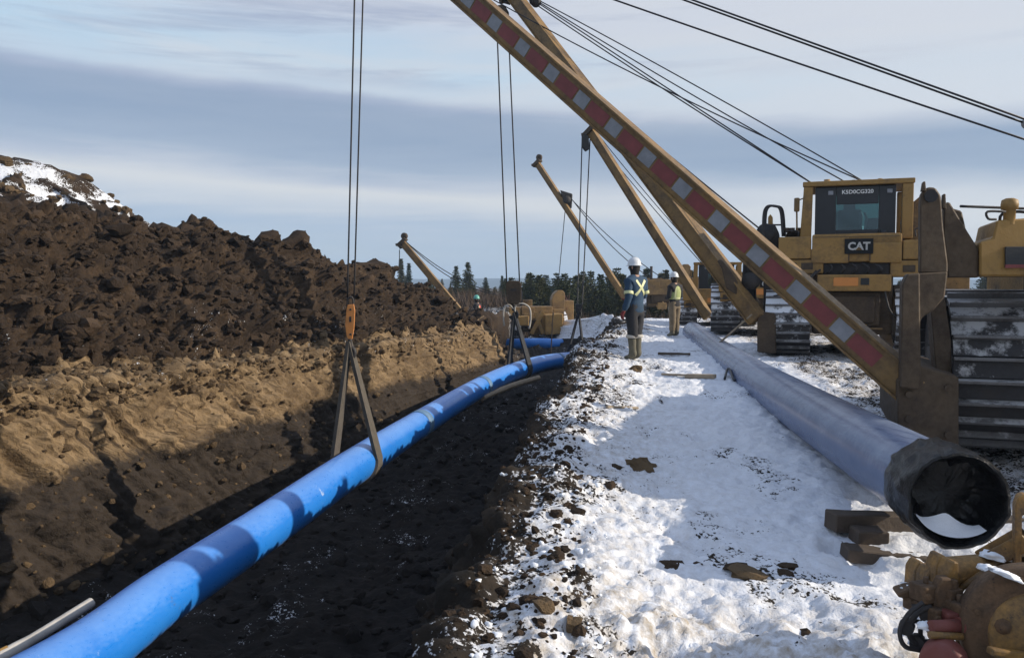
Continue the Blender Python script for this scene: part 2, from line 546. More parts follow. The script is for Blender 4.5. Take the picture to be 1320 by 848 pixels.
def build_terrain():
    ys = [-8.0]
    while ys[-1] < 2: ys.append(ys[-1] + 0.3)
    while ys[-1] < 34: ys.append(ys[-1] + max(0.022, (0.0043 if ys[-1] < 19 else 0.0062) * ys[-1]))
    while ys[-1] < 2600: ys.append(ys[-1] * 1.045)
    Y = np.array(ys); NR = len(Y)
    E, zp, zr, zs, hb, xl, xr, zf, fall = shape_at(Y)
    shelf = pl(Y, [3, 12, 25], [0.75, 0.65, 0.4])
    run = 1.2 * np.maximum(hb, 0.05)
    rim = 0.16 * (1 - sst(24, 32, Y))
    depth = zr - zf
    w = sst(40, 300, Y)
    K = [
        (-40 - 3.0 * np.abs(Y), zp * w + (1 - w) * 0.3 + 0 * Y),
        (xl - shelf - run * 2.6 - 2.0, np.where(Y < 33, 0.3, 0) * (1 - E) + zp * E),
        (xl - shelf - run * 1.12 - 0.25, zs + hb * 0.97),
        (xl - shelf - run, zs + hb),
        (xl - shelf, zs + 0.04),
        (xl, zs - 0.04),
        (xl + 0.40, zs - 0.04 - 0.45 * (zs - zf)),
        (xl + 0.8, zf + 0.12),
        (xl + 1.25, zf),
        (np.maximum(xr - 1.4, xl + 1.5), zf),
        (np.maximum(xr - 0.7, xl + 1.8), zf + 0.42 * depth),
        (xr - 0.12, zr + rim * 0.7),
        (xr + 0.25, zr + rim),
        (xr + 1.1, zr + 0.02),
        (xr + 5.0, zr),
        (xr + 10.0, zr + 0.02),
        (40 + 0.5 * np.abs(Y), zr - 0.3),
        (80 + 3.0 * np.abs(Y), zp * w + (1 - w) * -0.8),
    ]
    N = [10, 16, 10, 4, 150, 22, 46, 60, 14, 60, 40, 40, 16, 46, 130, 50, 30, 10]
    N = [10, 30, 8, 4, 170, 0]
    segs = [10, 30, 8, 170, 22, 46, 60, 14, 64, 40, 40, 16, 50, 150, 60, 40, 10]
    cols_x, cols_z, reg = [], [], []
    for k, n in enumerate(segs):
        for j in range(n):
            t = j / n
            if k == 0: t = 1 - (1 - t) ** 2.2
            if k >= 15: t = t ** 1.8
            cols_x.append(K[k][0] * (1 - t) + K[k + 1][0] * t)
            cols_z.append(K[k][1] * (1 - t) + K[k + 1][1] * t)
            reg.append(k + t)
    cols_x.append(K[-1][0] + 0 * Y); cols_z.append(K[-1][1] + 0 * Y); reg.append(len(segs))
    X = np.stack(cols_x, 1); Z = np.stack(cols_z, 1); reg = np.array(reg)
    YY = np.repeat(Y[:, None], X.shape[1], 1)
    # round the corners of the profile
    for _ in range(3):
        Z[:, 1:-1] = 0.25 * Z[:, :-2] + 0.5 * Z[:, 1:-1] + 0.25 * Z[:, 2:]
    # second, older spoil mound behind the heap and left of it
    dm = ((X + 13.9) / 5.2) ** 2 + ((YY - 23.0) / 6.0) ** 2
    mound = 4.75 * np.clip(1 - dm, 0, 1) ** 0.8
    left = reg[None, :] < 3.2
    Z = np.where(left, np.maximum(Z, 0.5 + mound - 0.35), Z)
    # snow bank beside the far lane
    sb = 0.3 * np.exp(-((X - 2.6) / 1.3) ** 2 - ((YY - 32.5) / 2.2) ** 2)
    Z = Z + np.where(reg[None, :] > 8, sb, 0)
    Pt = np.stack([X, YY, Z], -1)
    # normals
    dY = np.gradient(Pt, axis=0); dX = np.gradient(Pt, axis=1)
    nrm = np.cross(dX, dY); nrm /= np.linalg.norm(nrm, axis=-1)[..., None] + 1e-9
    near = 1 - sst(36, 60, YY)
    rg = np.repeat(reg[None, :], NR, 0)
    disp = np.zeros_like(X)
    # heap: clods of every size
    m_heap = (sst(0.6, 1.6, rg) * (1 - sst(3.95, 4.6, rg))) * near
    f1, id1 = worley(Pt * 1.5 + 3); f2, id2 = worley(Pt * np.array([3.4, 3.4, 3.4]) + 9)
    f3, id3 = worley(Pt * 7.5 + 21)
    cl1 = np.sqrt(np.clip(1 - (f1 / 0.75) ** 2, 0, 1)) * (id1 - 0.25)
    cl2 = np.sqrt(np.clip(1 - (f2 / 0.7) ** 2, 0, 1)) * (id2 - 0.1)
    cl3 = np.sqrt(np.clip(1 - (f3 / 0.7) ** 2, 0, 1)) * id3
    heap_d = 0.30 * fbm(Pt * 0.55, 4, 0.55) + 0.36 * cl1 + 0.20 * cl2 + 0.10 * cl3 + 0.12 * fbm(Pt * 3.1, 4, 0.68) + 0.07 * fbm(Pt * 10, 3, 0.65)
    disp += m_heap * (heap_d - 0.12)
    # shelf
    m_sh = sst(3.7, 4.2, rg) * (1 - sst(4.9, 5.2, rg)) * near
    m_mo = left * np.clip(mound, 0, 1)
    disp += m_mo * (0.22 * cl1 + 0.12 * cl2 + 0.08 * fbm(Pt * 2.5, 3))
    disp += m_sh * (0.10 * fbm(Pt * 2.2, 4, 0.6) + 0.10 * cl2 + 0.05 * cl3)
    # left wall: slumped lumps and slanting bucket-tooth marks
    m_w = sst(4.8, 5.15, rg) * (1 - sst(7.0, 7.6, rg)) * near
    along = YY * 1.03 + 0.0 * Z
    slant = along + 0.75 * (Z)
    q = np.stack([slant * 4.6, Z * 0.55, X * 0.0 + 3.0], -1)
    teeth = np.abs(perlin(q)) ; patch = sst(-0.05, 0.25, fbm(np.stack([along * 0.6, Z * 0.5, 0 * Z + 5], -1), 3))
    lump = 0.13 * fbm(np.stack([along * 1.5, Z * 1.3, X * 1.0], -1), 4, 0.6) + 0.13 * cl2 * (1 - patch * 0.7) + 0.05 * cl3 * (1 - patch * .5)
    disp += m_w * (0.8 * lump * (1 - .6 * patch) - 0.26 * patch * teeth + 0.09 * fbm(Pt * 3.4, 4, .68) * (1 - .6 * patch) + .04 * cl3 * (1 - .6 * patch) + 0.035 * fbm(Pt * 13, 3) + 0.05 * (np.abs(perlin(np.stack([slant * 1.6 + 7, Z * 0.3, 0 * Z], -1))) - .2))
    # trench floor: churned wet mud
    m_f = sst(6.8, 7.4, rg) * (1 - sst(9.0, 9.8, rg)) * near
    disp += m_f * (0.11 * fbm(Pt * np.array([1.5, 0.9, 1]), 4, 0.6) + 0.06 * cl2 + 0.05 * cl3 + 0.04 * np.abs(perlin(np.stack([X * 1.2 + YY * .3, YY * 6, 0 * X], -1))))
    # right bank slope and its crumbling crest
    m_r = sst(8.8, 9.4, rg) * (1 - 0.62 * sst(10.8, 11.5, rg)) * (1 - sst(11.8, 12.8, rg)) * near
    disp += m_r * (0.16 * fbm(Pt * 1.3, 4, 0.6) + 0.10 * cl2 + 0.055 * cl3 + 0.05 * fbm(Pt * 5, 4, .65))
    # trampled snow lane
    m_l = sst(11.6, 12.6, rg) * (1 - sst(15.2, 16, rg)) * near
    rough_l = 0.58 + 0.15 * np.clip(1 - (rg - 12.0) / 1.25, 0, 1) + 0.75 * (1 - sst(3.6, 4.8, YY))
    foot, idf = worley(np.stack([X * 2.6, YY * 1.9, 0 * X + 2], -1))
    dent = np.clip(1 - (foot / 0.36) ** 2, 0, 1) * (idf > 0.45)
    disp += m_l * (0.04 * fbm(Pt * 1.2, 3, 0.5) + rough_l * (0.04 * fbm(Pt * 3.6, 4, 0.62) + 0.025 * cl3 * (id3 > .4) + 0.020 * fbm(Pt * 17, 3, 0.6)) - 0.085 * dent)
    m_y = sst(13.5, 14.2, rg) * near
    disp += m_y * (0.03 * fbm(Pt * 5, 3, 0.6) + 0.04 * cl3)
    # far country
    far = sst(40, 70, YY)
    disp += far * (0.5 * fbm(Pt * np.array([.03, .03, 0]), 4) + 0.15 * fbm(Pt * np.array([.3, .3, 0]), 3))
    Pt = Pt + nrm * disp[..., None]
    # snow and dirt masks
    d2r = X - np.repeat(xr[:, None], X.shape[1], 1)
    snow = np.zeros_like(X)
    n_big = fbm(Pt * 0.9 + 40, 3)
    lane = 0.97 - 0.42 * np.exp(-((d2r + 0.05) / 0.42) ** 2) * (1 - 0.35 * far)
    lane = lane - 0.15 * np.exp(-((d2r - 0.6) / 0.55) ** 2) * (1 - far) - 0.30 * sst(0.25, 0.6, fbm(Pt * np.array([1.1, .7, 0]) + 70, 4, .6)) * (d2r > .3)
    lane = lane + 0.28 * n_big * np.exp(-(d2r / 2.2) ** 2)
    yard = sst(0, 1, (X - (2.4 + (YY - 4.8) * 0.145) - 0.7) / 0.6)
    lane = lane * (1 - yard) + yard * (0.56 + 0.2 * n_big)
    snow = np.where(rg >= 11.5, lane, snow)
    slope_s = 0.06 + 0.36 * sst(10.2, 11.6, rg) + 0.40 * n_big * sst(9, 10.8, rg)
    snow = np.where((rg >= 8.8) & (rg < 11.5), slope_s, snow)
    snow = np.where((rg >= 7) & (rg < 8.8), 0.10 + 0.3 * n_big, snow)
    snow = np.where((rg >= 3.7) & (rg < 5.2), 0.10 + 0.16 * n_big, snow)
    snow = np.where((rg >= 5.2) & (rg < 7), 0.0 - 0.2, snow)
    snow = np.where((rg < 3.7), -0.12 + 0.2 * sst(3.2, 3.8, rg) + 0.08 * n_big, snow)
    on_m = left & (mound > 0.2)
    snow = np.where(on_m, 0.86 + 0.45 * n_big - 0.55 * sst(0, 0.35, cl2), snow)
    snow = np.where(YY > 36, 0.42 + 0.3 * n_big, snow)
    snow = np.where((YY > 31) & (YY < 46) & (rg > 9.6) & (X > 0.6), 0.72 + 0.3 * n_big, snow)
    snow = np.where(YY > 48, 0.25 + 0.3 * n_big, snow)
    dirt = 0.16 + 0.75 * (1 - sst(3.9, 4.9, YY)) * (rg > 11.5) + 0.55 * np.exp(-((d2r - .3) / 0.9) ** 2) + 0.75 * yard
    dirt = np.clip(dirt, 0, 1)
    G = dict(mound=np.where(left, mound, 0), P=Pt, reg=reg, snow=snow, dirt=dirt, n=nrm, Y=Y, xr=xr, xl=xl)

    def piece(name, c0, c1, mat):
        sub = Pt[:, c0:c1 + 1]
        nr, nc = sub.shape[:2]
        me = bpy.data.meshes.new(name)
        idx = np.arange(nr * nc).reshape(nr, nc)
        f = np.stack([idx[:-1, :-1], idx[:-1, 1:], idx[1:, 1:], idx[1:, :-1]], -1).reshape(-1, 4)
        mesh_np(me, sub.reshape(-1, 3), f)
        for an, arr in (('snow', snow), ('dirt', dirt)):
            a = me.attributes.new(an, 'FLOAT', 'POINT')
            a.data.foreach_set('value', arr[:, c0:c1 + 1].astype(np.float32).ravel())
        o = link(name, me, mat)
        return tag(o, kind='structure')

    ci = lambda r_: int(np.argmin(np.abs(reg - r_)))
    piece('spoil_heap', 0, ci(4.0), MAT['heap'])
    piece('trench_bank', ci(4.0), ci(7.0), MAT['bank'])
    piece('trench_floor', ci(7.0), ci(9.6), MAT['floor'])
    piece('ground', ci(9.6), len(reg) - 1, MAT['ground'])
    return G


def mesh_np(me, v, f, smooth=True):
    nv, nf = len(v), len(f)
    k = f.shape[1]
    me.vertices.add(nv); me.vertices.foreach_set('co', np.asarray(v, np.float32).ravel())
    me.loops.add(nf * k); me.loops.foreach_set('vertex_index', np.asarray(f, np.int32).ravel())
    me.polygons.add(nf)
    me.polygons.foreach_set('loop_start', np.arange(0, nf * k, k, dtype=np.int32))
    me.polygons.foreach_set('use_smooth', np.full(nf, smooth))
    me.update(calc_edges=True)


def ico(sub):
    bm = bmesh.new()
    bmesh.ops.create_icosphere(bm, subdivisions=sub, radius=1.0)
    v = np.array([p.co[:] for p in bm.verts]); f = np.array([[q.index for q in t.verts] for t in bm.faces])
    bm.free()
    return v, f


def clod_protos(sub, n, rough=0.45):
    v, f = ico(sub)
    out = []
    for i in range(n):
        d = 1 + rough * fbm(v * 1.3 + i * 7.7, 3, 0.6)
        q = v * d[:, None] * np.array([RNG.uniform(.8, 1.25), RNG.uniform(.8, 1.25), RNG.uniform(.55, .85)])
        # a few planar breaks
        for _ in range(4):
            nn = RNG.normal(size=3); nn /= np.linalg.norm(nn)
            dd = q @ nn; cut = RNG.uniform(0.5, 0.85)
            q = q - np.clip(dd - cut, 0, None)[:, None] * nn * 0.9
        out.append(q)
    return out, f


PROTO2, PF2 = clod_protos(2, 14)
PROTO3, PF3 = clod_protos(3, 6, 0.5)


def scatter(name, centers, sizes, mat, sub=2, smooth=False):
    pr, pf = (PROTO2, PF2) if sub == 2 else (PROTO3, PF3)
    V, Fc = [], []
    base = 0
    for c, s in zip(centers, sizes):
        q = pr[RNG.integers(len(pr))]
        a = RNG.uniform(0, 2 * math.pi)
        ca, sa = math.cos(a), math.sin(a)
        q = np.stack([q[:, 0] * ca - q[:, 1] * sa, q[:, 0] * sa + q[:, 1] * ca, q[:, 2]], 1)
        V.append(q * s + c); Fc.append(pf + base); base += len(q)
    me = bpy.data.meshes.new(name)
    mesh_np(me, np.concatenate(V), np.concatenate(Fc), smooth)
    return link(name, me, mat)


G = build_terrain()



def pick(n, r0, r1, y0, y1, power=1.0):
    """n random surface points with profile parameter r0..r1 and distance y0..y1"""
    ci = np.where((G['reg'] >= r0) & (G['reg'] <= r1))[0]
    ri = np.where((G['Y'] >= y0) & (G['Y'] <= y1))[0]
    c = ci[RNG.integers(len(ci), size=n)]
    r_ = ri[(RNG.random(n) ** power * len(ri)).astype(int).clip(0, len(ri) - 1)]
    return G['P'][r_, c]


def ground_z(x, y):
    ri = int(np.argmin(np.abs(G['Y'] - y)))
    row = G['P'][ri]
    m = G['reg'] > 3
    return float(np.interp(x, row[m, 0], row[m, 2]))


def lnsize(n, med, sig, lo, hi): return np.clip(np.exp(RNG.normal(math.log(med), sig, n)), lo, hi)


c = pick(9000, 1.9, 4.05, 5, 33, 0.9)
s = lnsize(len(c), 0.042, 0.6, 0.018, 0.2)
tag(scatter('soil_clods', c, s, MAT['clod']), 'dark brown soil clods strewn over the face of the spoil heap', 'soil clods', kind='stuff')
c = np.concatenate([pick(3000, 4.0, 5.3, 5, 26, 0.9), pick(700, 5.3, 7.2, 5, 26, .9)])
s = lnsize(len(c), 0.030, 0.55, 0.012, 0.11)
tag(scatter('subsoil_crumbs', c, s, MAT['clod_tan']), 'tan crumbs of subsoil on the ledge above the trench wall', 'soil crumbs', kind='stuff')
c = pick(1500, 7.0, 9.8, 6, 26, 0.9)
s = lnsize(len(c), 0.05, 0.5, 0.02, 0.14)
tag(scatter('wet_mud_lumps', c, s, MAT['floor']), 'wet black mud lumps on the trench floor', 'mud lumps', kind='stuff')
c = np.concatenate([pick(1500, 9.8, 11.2, 2.4, 24, 1.0), pick(1900, 11.0, 12.2, 2.4, 24, .75)])
s = lnsize(len(c), 0.014, 0.6, 0.005, 0.05)
tag(scatter('bank_crumbs', c, s, MAT['clod']), 'dark soil crumbs along the snowy right edge of the trench', 'soil crumbs', kind='stuff')
c = pick(420, 11.0, 12.4, 2.4, 24, 1.0)
s = lnsize(len(c), 0.012, 0.5, 0.006, 0.026)
tag(scatter('snow_lumps', c, s, MAT['snow'], smooth=True), 'broken snow lumps along the right edge of the trench', 'snow lumps', kind='stuff')

# clods breaking through the snow on the older mound
ii = np.where((G['mound'] > 0.5).ravel())[0]
pts_m = G['P'].reshape(-1, 3)[RNG.choice(ii, 1200)]
keep = pts_m[:, 1] < 24
c = pts_m[keep][:190]
s = lnsize(len(c), 0.085, 0.5, 0.04, 0.22)
tag(scatter('mound_clods', c, s, MAT['clod_tan'], 3), 'tan clods poking through the snow on the older mound behind the spoil heap', 'soil clods', kind='stuff')
# ------------------------------------------------------------------ light, sky, air
SUN_EL, SUN_AZ = 24.0, -3.0          # azimuth measured from +x towards +y
EXPO = 0.6
sd = Vector((math.cos(R(SUN_EL)) * math.cos(R(SUN_AZ)), math.cos(R(SUN_EL)) * math.sin(R(SUN_AZ)), math.sin(R(SUN_EL))))
sl = bpy.data.lights.new('sun', 'SUN')
sl.energy = 3.6; sl.angle = R(0.5); sl.color = (1.0, 0.89, 0.73)
so = bpy.data.objects.new('sun', sl); COL.objects.link(so)
so.rotation_euler = sd.to_track_quat('Z', 'Y').to_euler()

w = bpy.data.worlds.new('World'); SC.world = w
w.use_nodes = True
nt = w.node_tree
bg = nt.nodes['Background']; bg.inputs['Strength'].default_value = 0.1


class W(Mat):
    def __init__(self): self.nt = nt


S = W()
sky = S.n('ShaderNodeTexSky', sky_type='NISHITA')
sky.sun_disc = False; sky.sun_elevation = R(SUN_EL); sky.sun_rotation = R(90 - SUN_AZ)
tc = S.n('ShaderNodeTexCoord')
sp = S.n('ShaderNodeSeparateXYZ'); S.l(tc.outputs['Generated'], sp.inputs[0])


def vec(sc, off=(0, 0, 0)):
    mp = S.n('ShaderNodeMapping'); mp.inputs['Scale'].default_value = sc; mp.inputs['Location'].default_value = off
    S.l(tc.outputs['Generated'], mp.inputs['Vector']); return mp.outputs['Vector']


e = S.math('ADD', sp.outputs['Z'], S.math('MULTIPLY', sp.outputs['X'], 0.055))
n1 = S.noise(1.0, 5, 0.55, vec((2.2, 2.2, 11)), 0.3)
n2 = S.noise(1.0, 6, 0.6, vec((5.5, 5.5, 34), (3, 1, 0)), 0.5)
e = S.math('ADD', e, S.math('ADD', S.math('MULTIPLY', S.math('SUBTRACT', n1, 0.5), 0.032), S.math('MULTIPLY', S.math('SUBTRACT', n2, 0.5), 0.016)))
# cloud layers by height above the horizon (linear radiance at exposure 0)
layers = [(0.000, (0.44, 0.55, 0.68)), (0.030, (0.46, 0.55, 0.66)), (0.062, (0.36, 0.47, 0.64)), (0.085, (0.46, 0.53, 0.65)),
          (0.100, (0.72, 0.72, 0.72)), (0.114, (0.46, 0.51, 0.62)), (0.135, (0.31, 0.39, 0.53)), (0.165, (0.265, 0.345, 0.485)), (0.195, (0.28, 0.355, 0.49)),
          (0.206, (0.36, 0.42, 0.56)), (0.216, (0.54, 0.64, 0.75)), (0.242, (0.50, 0.66, 0.80)), (0.266, (0.52, 0.64, 0.77)), (0.295, (0.61, 0.65, 0.74)),
          (0.36, (0.66, 0.69, 0.76)), (0.6, (0.42, 0.53, 0.74)), (1.0, (0.33, 0.45, 0.72))]
cl = S.ramp(e, layers)
# streaks of thin bright and darker cloud
n3 = S.noise(1.0, 6, 0.62, vec((1.6, 1.6, 16), (7.3, 2, 4)), 0.4)
hi = S.ramp(e, [(0.04, 0.0), (0.075, 0.9), (0.115, 0.8), (0.135, 0.12), (0.20, 0.10), (0.225, 0.8), (0.5, 1.0), (0.7, 0.2)])
cl = S.mix(S.math('MULTIPLY', S.ramp(n3, [(0.46, 0.0), (0.64, 0.85)]), hi), cl, (0.67, 0.69, 0.73))
n4 = S.noise(1.0, 6, 0.62, vec((1.9, 1.9, 21), (1.3, 9, 2)), 0.4)
hi2 = S.ramp(S.math('SUBTRACT', e, S.math('MULTIPLY', sp.outputs['X'], 0.05)), [(0.225, 0.0), (0.25, 1.0), (0.30, 1.0), (0.33, 0.0)])
cl = S.mix(S.math('MULTIPLY', S.ramp(n4, [(0.50, 0.0), (0.62, 0.75)]), hi2), cl, (0.34, 0.39, 0.53))
gain = 10.7 / (2 ** EXPO)
# brighter breaks towards the right-hand half of the view
rx = S.ramp(S.math('ADD', S.math('MULTIPLY', sp.outputs['X'], 1.0), S.math('MULTIPLY', n2, 0.35)), [(0.10, 0.0), (0.55, 1.0)])
band = S.ramp(e, [(0.060, 0.0), (0.085, 0.9), (0.125, 0.8), (0.150, 0.0), (0.185, 0.0), (0.215, 0.8), (0.5, 0.4)])
cl = S.mix(S.math('MULTIPLY', rx, band), cl, (0.68, 0.70, 0.74))
cl = S.mix(1.0, cl, (gain, gain, gain), 'MULTIPLY')
cl = S.mix(0.88, sky.outputs[0], cl)
S.l(cl, bg.inputs['Color'])

SC.view_settings.view_transform = 'Standard'
SC.view_settings.look = 'None'
SC.view_settings.gamma = 1
SC.view_settings.exposure = EXPO

# far forested ridge
bm = NB()
n = 160
prev = None
for i in range(n + 1):
    x = -2600 + 5200 * i / n
    h = 17 + 5 * mnoise.noise(Vector((x * 0.0016, 3.3, 0))) + 2.2 * mnoise.noise(Vector((x * 0.008, 1.3, 0)))
    row = [bm.verts.new((x, 1500 + dy, z)) for dy, z in ((-420, -24), (-200, -24 + (h + 24) * 0.45), (-60, -24 + (h + 24) * 0.85), (0, h), (120, h - 4))]
    if prev:
        for a, b, c_, d in zip(prev[:-1], row[:-1], row[1:], prev[1:]): bm.faces.new((a, b, c_, d)).smooth = True
    prev = row
tag(obj('hills', bm, MAT['hills']), kind='structure')

# thin winter haze
bm = NB(); bx(bm, -2700, 2700, -60, 1680, -40, 42, 0)
hm = bpy.data.materials.new('haze_air'); hm.use_nodes = True
nt2 = hm.node_tree; nt2.nodes.remove(nt2.nodes['Principled BSDF'])
pv = nt2.nodes.new('ShaderNodeVolumePrincipled')
pv.inputs['Density'].default_value = 0.0006
pv.inputs['Color'].default_value = (0.55, 0.74, 1.0, 1)
nt2.links.new(pv.outputs[0], nt2.nodes['Material Output'].inputs['Volume'])
HAZE = tag(obj('haze', bm, hm), kind='stuff')
# ------------------------------------------------------------------ the suspended pipe
PR = 0.237
PIPE_PTS = [P(-420, 1130, 3.4), P(74, 866, 5.5), P(214, 766, 6.8), P(345, 678, 8.4), P(455, 602, 10.6), P(540, 547, 14.2), P(618, 500, 18.8), P(664, 479, 21.4),
            P(702, 468, 23.6), P(742, 463, 26.4), P(768, 464, 30.0), P(785, 468, 34.0)]
PIPE = spline(PIPE_PTS, 14)


def pipe_at(t):
    """t is an index into PIPE_PTS (float) -> point, direction"""
    i = t * 14
    k = int(min(i, len(PIPE) - 2)); f = i - k
    p = PIPE[k].lerp(PIPE[k + 1], f)
    return p, (PIPE[k + 1] - PIPE[k]).normalized()


root = thing('blue_pipe', 'long bright blue coated pipe slung over the open trench', 'pipe', PIPE_PTS[1])
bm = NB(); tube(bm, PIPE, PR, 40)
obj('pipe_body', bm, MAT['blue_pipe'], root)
MAT['joint'] = plain('joint_coating_band', (0.12, 0.23, 0.38), 0.6, var=0.4, scale=10)
for t in (5.0, 6.05, 8.4):
    pts = [pipe_at(t + d) [0] for d in (-0.035, 0.035)]
    bm = NB(); tube(bm, pts, PR + 0.006, 40)
    b = obj('joint_band', bm, MAT['joint'], root)

# wooden poles beside / under it
bm = NB(); tube(bm, spline([P(-90, 892, 5.6), P(20, 836, 6.0), P(118, 776, 6.6)], 5), [0.05] * 6 + [0.042] * 5, 10)
MAT['pole'] = plain('pale_grey_pole', (0.52, 0.49, 0.44), 0.7, var=0.4, scale=5, bump=0.3)
pole = obj('guide_pole', bm, MAT['pole'], smooth='auto')
tag(pole, 'pale guide pole with a yellow end lying against the left side of the blue pipe', 'pole')
bm = NB(); tube(bm, [P(-95, 894, 5.58), P(12, 840, 5.97)], 0.054, 10)
obj('painted_end', bm, MAT['yellow'], pole)
bm = NB(); tube(bm, spline([P(622, 513, 18.4), P(660, 497, 20.4), P(694, 487, 22.2)], 5), [0.06] * 3 + [0.075] * 8, 9)
tag(obj('timber_pole', bm, MAT['wood_pale'], smooth='auto'), 'pale stripped pole lying beneath the far end of the blue pipe', 'pole')

# ------------------------------------------------------------------ the pipe lying on the snow
A0, A1 = P(1233, 644, 4.85), P(893, 428, 22.0)
d = (A1 - A0).normalized()
root = thing('frosted_pipe', 'long frost-dusted pipe lying on timber skids with one black wrapped end', 'pipe', (A0.x, A0.y, A0.z - 0.3))
bm = NB()
n = 40
pts = [A0.lerp(A1, i / n) for i in range(n + 1)]
for i, p in enumerate(pts): p.z -= 0.10 * math.sin(math.pi * i / n)
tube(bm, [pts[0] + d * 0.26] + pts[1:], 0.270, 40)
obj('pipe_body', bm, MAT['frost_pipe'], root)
# black plastic sheet over the near end: sleeve, gathered rim, slack sheet set back in the mouth
s_ = d.cross(Vector((0, 0, 1))).normalized(); u_ = s_.cross(d).normalized()
bm = NB()
rings = []
seg = 128
prof = [(0.44, 0.304, 0.0), (0.43, 0.312, 0.006)] + [(0.41 - .0342 * j, 0.317 + .0006 * j, 0.013) for j in range(12)] + [(0.0, 0.324, 0.012), (-0.03, 0.316, 0.008), (-0.035, 0.300, 0.006),
        (-0.01, 0.283, 0.006), (0.03, 0.275, 0.010), (0.07, 0.268, 0.014), (0.13, 0.25, 0.018), (0.17, 0.225, 0.022), (0.20, 0.19, 0.026), (0.21, 0.15, 0.026), (0.215, 0.11, 0.024), (0.22, 0.06, 0.016), (0.22, 0.003, 0.0)]
prof = [(h, r_ * 0.9, am) for h, r_, am in prof]
for h, r_, am in prof:
    ring = []
    for k in range(seg):
        a = 2 * math.pi * k / seg
        q = Vector((math.cos(a) * 2.2, math.sin(a) * 2.2, h * 5 + r_ * 4))
        q2 = Vector((math.cos(a) * r_ * 5, math.sin(a) * r_ * 5, h * 4))
        fold = 1 - 2 * abs(mnoise.noise(Vector((math.cos(a) * 3.5, math.sin(a) * 3.5, h * 9 + 2.5 * a))))
        rr = r_ + am * (1.3 * mnoise.noise(q * 1.5) + 1.0 * mnoise.noise(q2 * 2.0) + 0.9 * fold)
        ring.append(bm.verts.new(A0 + d * (h + am * 2.2 * mnoise.noise(q2 * 1.7 + Vector((9, 0, 0)))) + (s_ * math.cos(a) + u_ * math.sin(a)) * rr))
    rings.append(ring)
for i in range(len(rings) - 1):
    for k in range(seg): bm.faces.new((rings[i][k], rings[i][(k + 1) % seg], rings[i + 1][(k + 1) % seg], rings[i + 1][k]))
bm.faces.new(rings[-1])
wrap = obj('plastic_wrap', bm, MAT['plastic'], root, smooth='auto')
# snow lying in the slack of the sheet
bm = NB()
rows = []
for i in range(15):
    a = R(-152 + 106 * i / 14)
    f = math.sin(math.pi * i / 14)
    row = []
    for hh, dr in ((-0.012, 0.0), (0.03, 0.012), (0.07, 0.04), (0.10, 0.075 * f + 0.01)):
        rr = 0.245 - dr * (0.35 + f)
        row.append(bm.verts.new(A0 + d * hh + (s_ * math.cos(a) + u_ * math.sin(a)) * rr + Vector((0, 0, 0.02 * f))))
    rows.append(row)
for i in range(14):
    for k in range(3): bm.faces.new((rows[i][k], rows[i][k + 1], rows[i + 1][k + 1], rows[i + 1][k]))
tag(obj('snow_drift', bm, MAT['snow'], smooth=True), 'small crescent of snow caught in the mouth of the black wrapped pipe end', 'snow')


def timber(name, a, b, w, h, label, cat, mat='wood', group=None, snow=False):
    bm = NB()
    a = Vector(a); b = Vector(b)
    n = 10
    prev = None
    dd, s, u = frame(a, b)
    for i in range(n + 1):
        p = a.lerp(b, i / n)
        ring = []
        for sx, sz in ((-1, -1), (1, -1), (1, 1), (-1, 1)):
            q = p + s * (sx * w / 2) + u * (sz * h / 2)
            ring.append(bm.verts.new(q + Vector((0, 0, 1)) * 0.006 * mnoise.noise(q * 9) + s * 0.006 * mnoise.noise(q * 8 + Vector((5, 5, 5)))))
        if prev:
            for k in range(4): bm.faces.new((prev[k], prev[(k + 1) % 4], ring[(k + 1) % 4], ring[k]))
        else: bm.faces.new(ring)
        prev = ring
    bm.faces.new(prev)
    bmesh.ops.recalc_face_normals(bm, faces=bm.faces[:])
    bmesh.ops.bevel(bm, geom=[e_ for e_ in bm.edges if e_.calc_length() > 0 and len(e_.link_faces) == 2 and e_.calc_face_angle() > 0.8], offset=0.008, segments=1, affect='EDGES')
    o = tag(obj(name, bm, MAT[mat]), label, cat, group)
    return o


timber('timber_skid', P(1070, 671, 5.75), P(1330, 676, 6.0), 0.16, 0.125, 'upper timber skid directly under the black wrapped pipe end', 'timber')
timber('timber_skid', P(1088, 711, 5.45), P(1340, 738, 5.35), 0.18, 0.085, 'lower timber skid lying on the snow below the wrapped pipe end', 'timber')
tb = timber('timber_block', P(1100, 694, 5.6), P(1139, 695, 5.6), 0.18, 0.145, 'short timber block sandwiched between the two timber skids, snow on top', 'timber')
# further skids along the pipe
for k, (t, lab) in enumerate(((0.32, 'timber skid under the frosted pipe, beside the right machine\'s side frame'), (0.62, 'timber skid under the middle of the frosted pipe'), (0.93, 'timber skid under the far end of the frosted pipe'))):
    p = A0.lerp(A1, t); z = p.z - 0.30 - 0.10 * math.sin(math.pi * t) - 0.055
    timber('timber_skid', (p.x - 0.42, p.y - .1, z), (p.x + 0.5, p.y + .1, z), 0.14, 0.11, lab, 'timber')

# far pipe string
root = thing('pipe_section', 'short blue pipe section lying on the ground beyond the end of the trench', 'pipe', P(690, 442, 36))
bm = NB(); tube(bm, [P(630, 444, 36.5), P(700, 443, 36), P(742, 445, 35.5)], 0.25, 24)
obj('pipe_body', bm, MAT['blue_pipe'], root)
bm = NB(); tube(bm, [P(628, 444, 36.55), P(635, 444, 36.45)], 0.256, 24)
obj('end_cap', bm, MAT['black'], root)

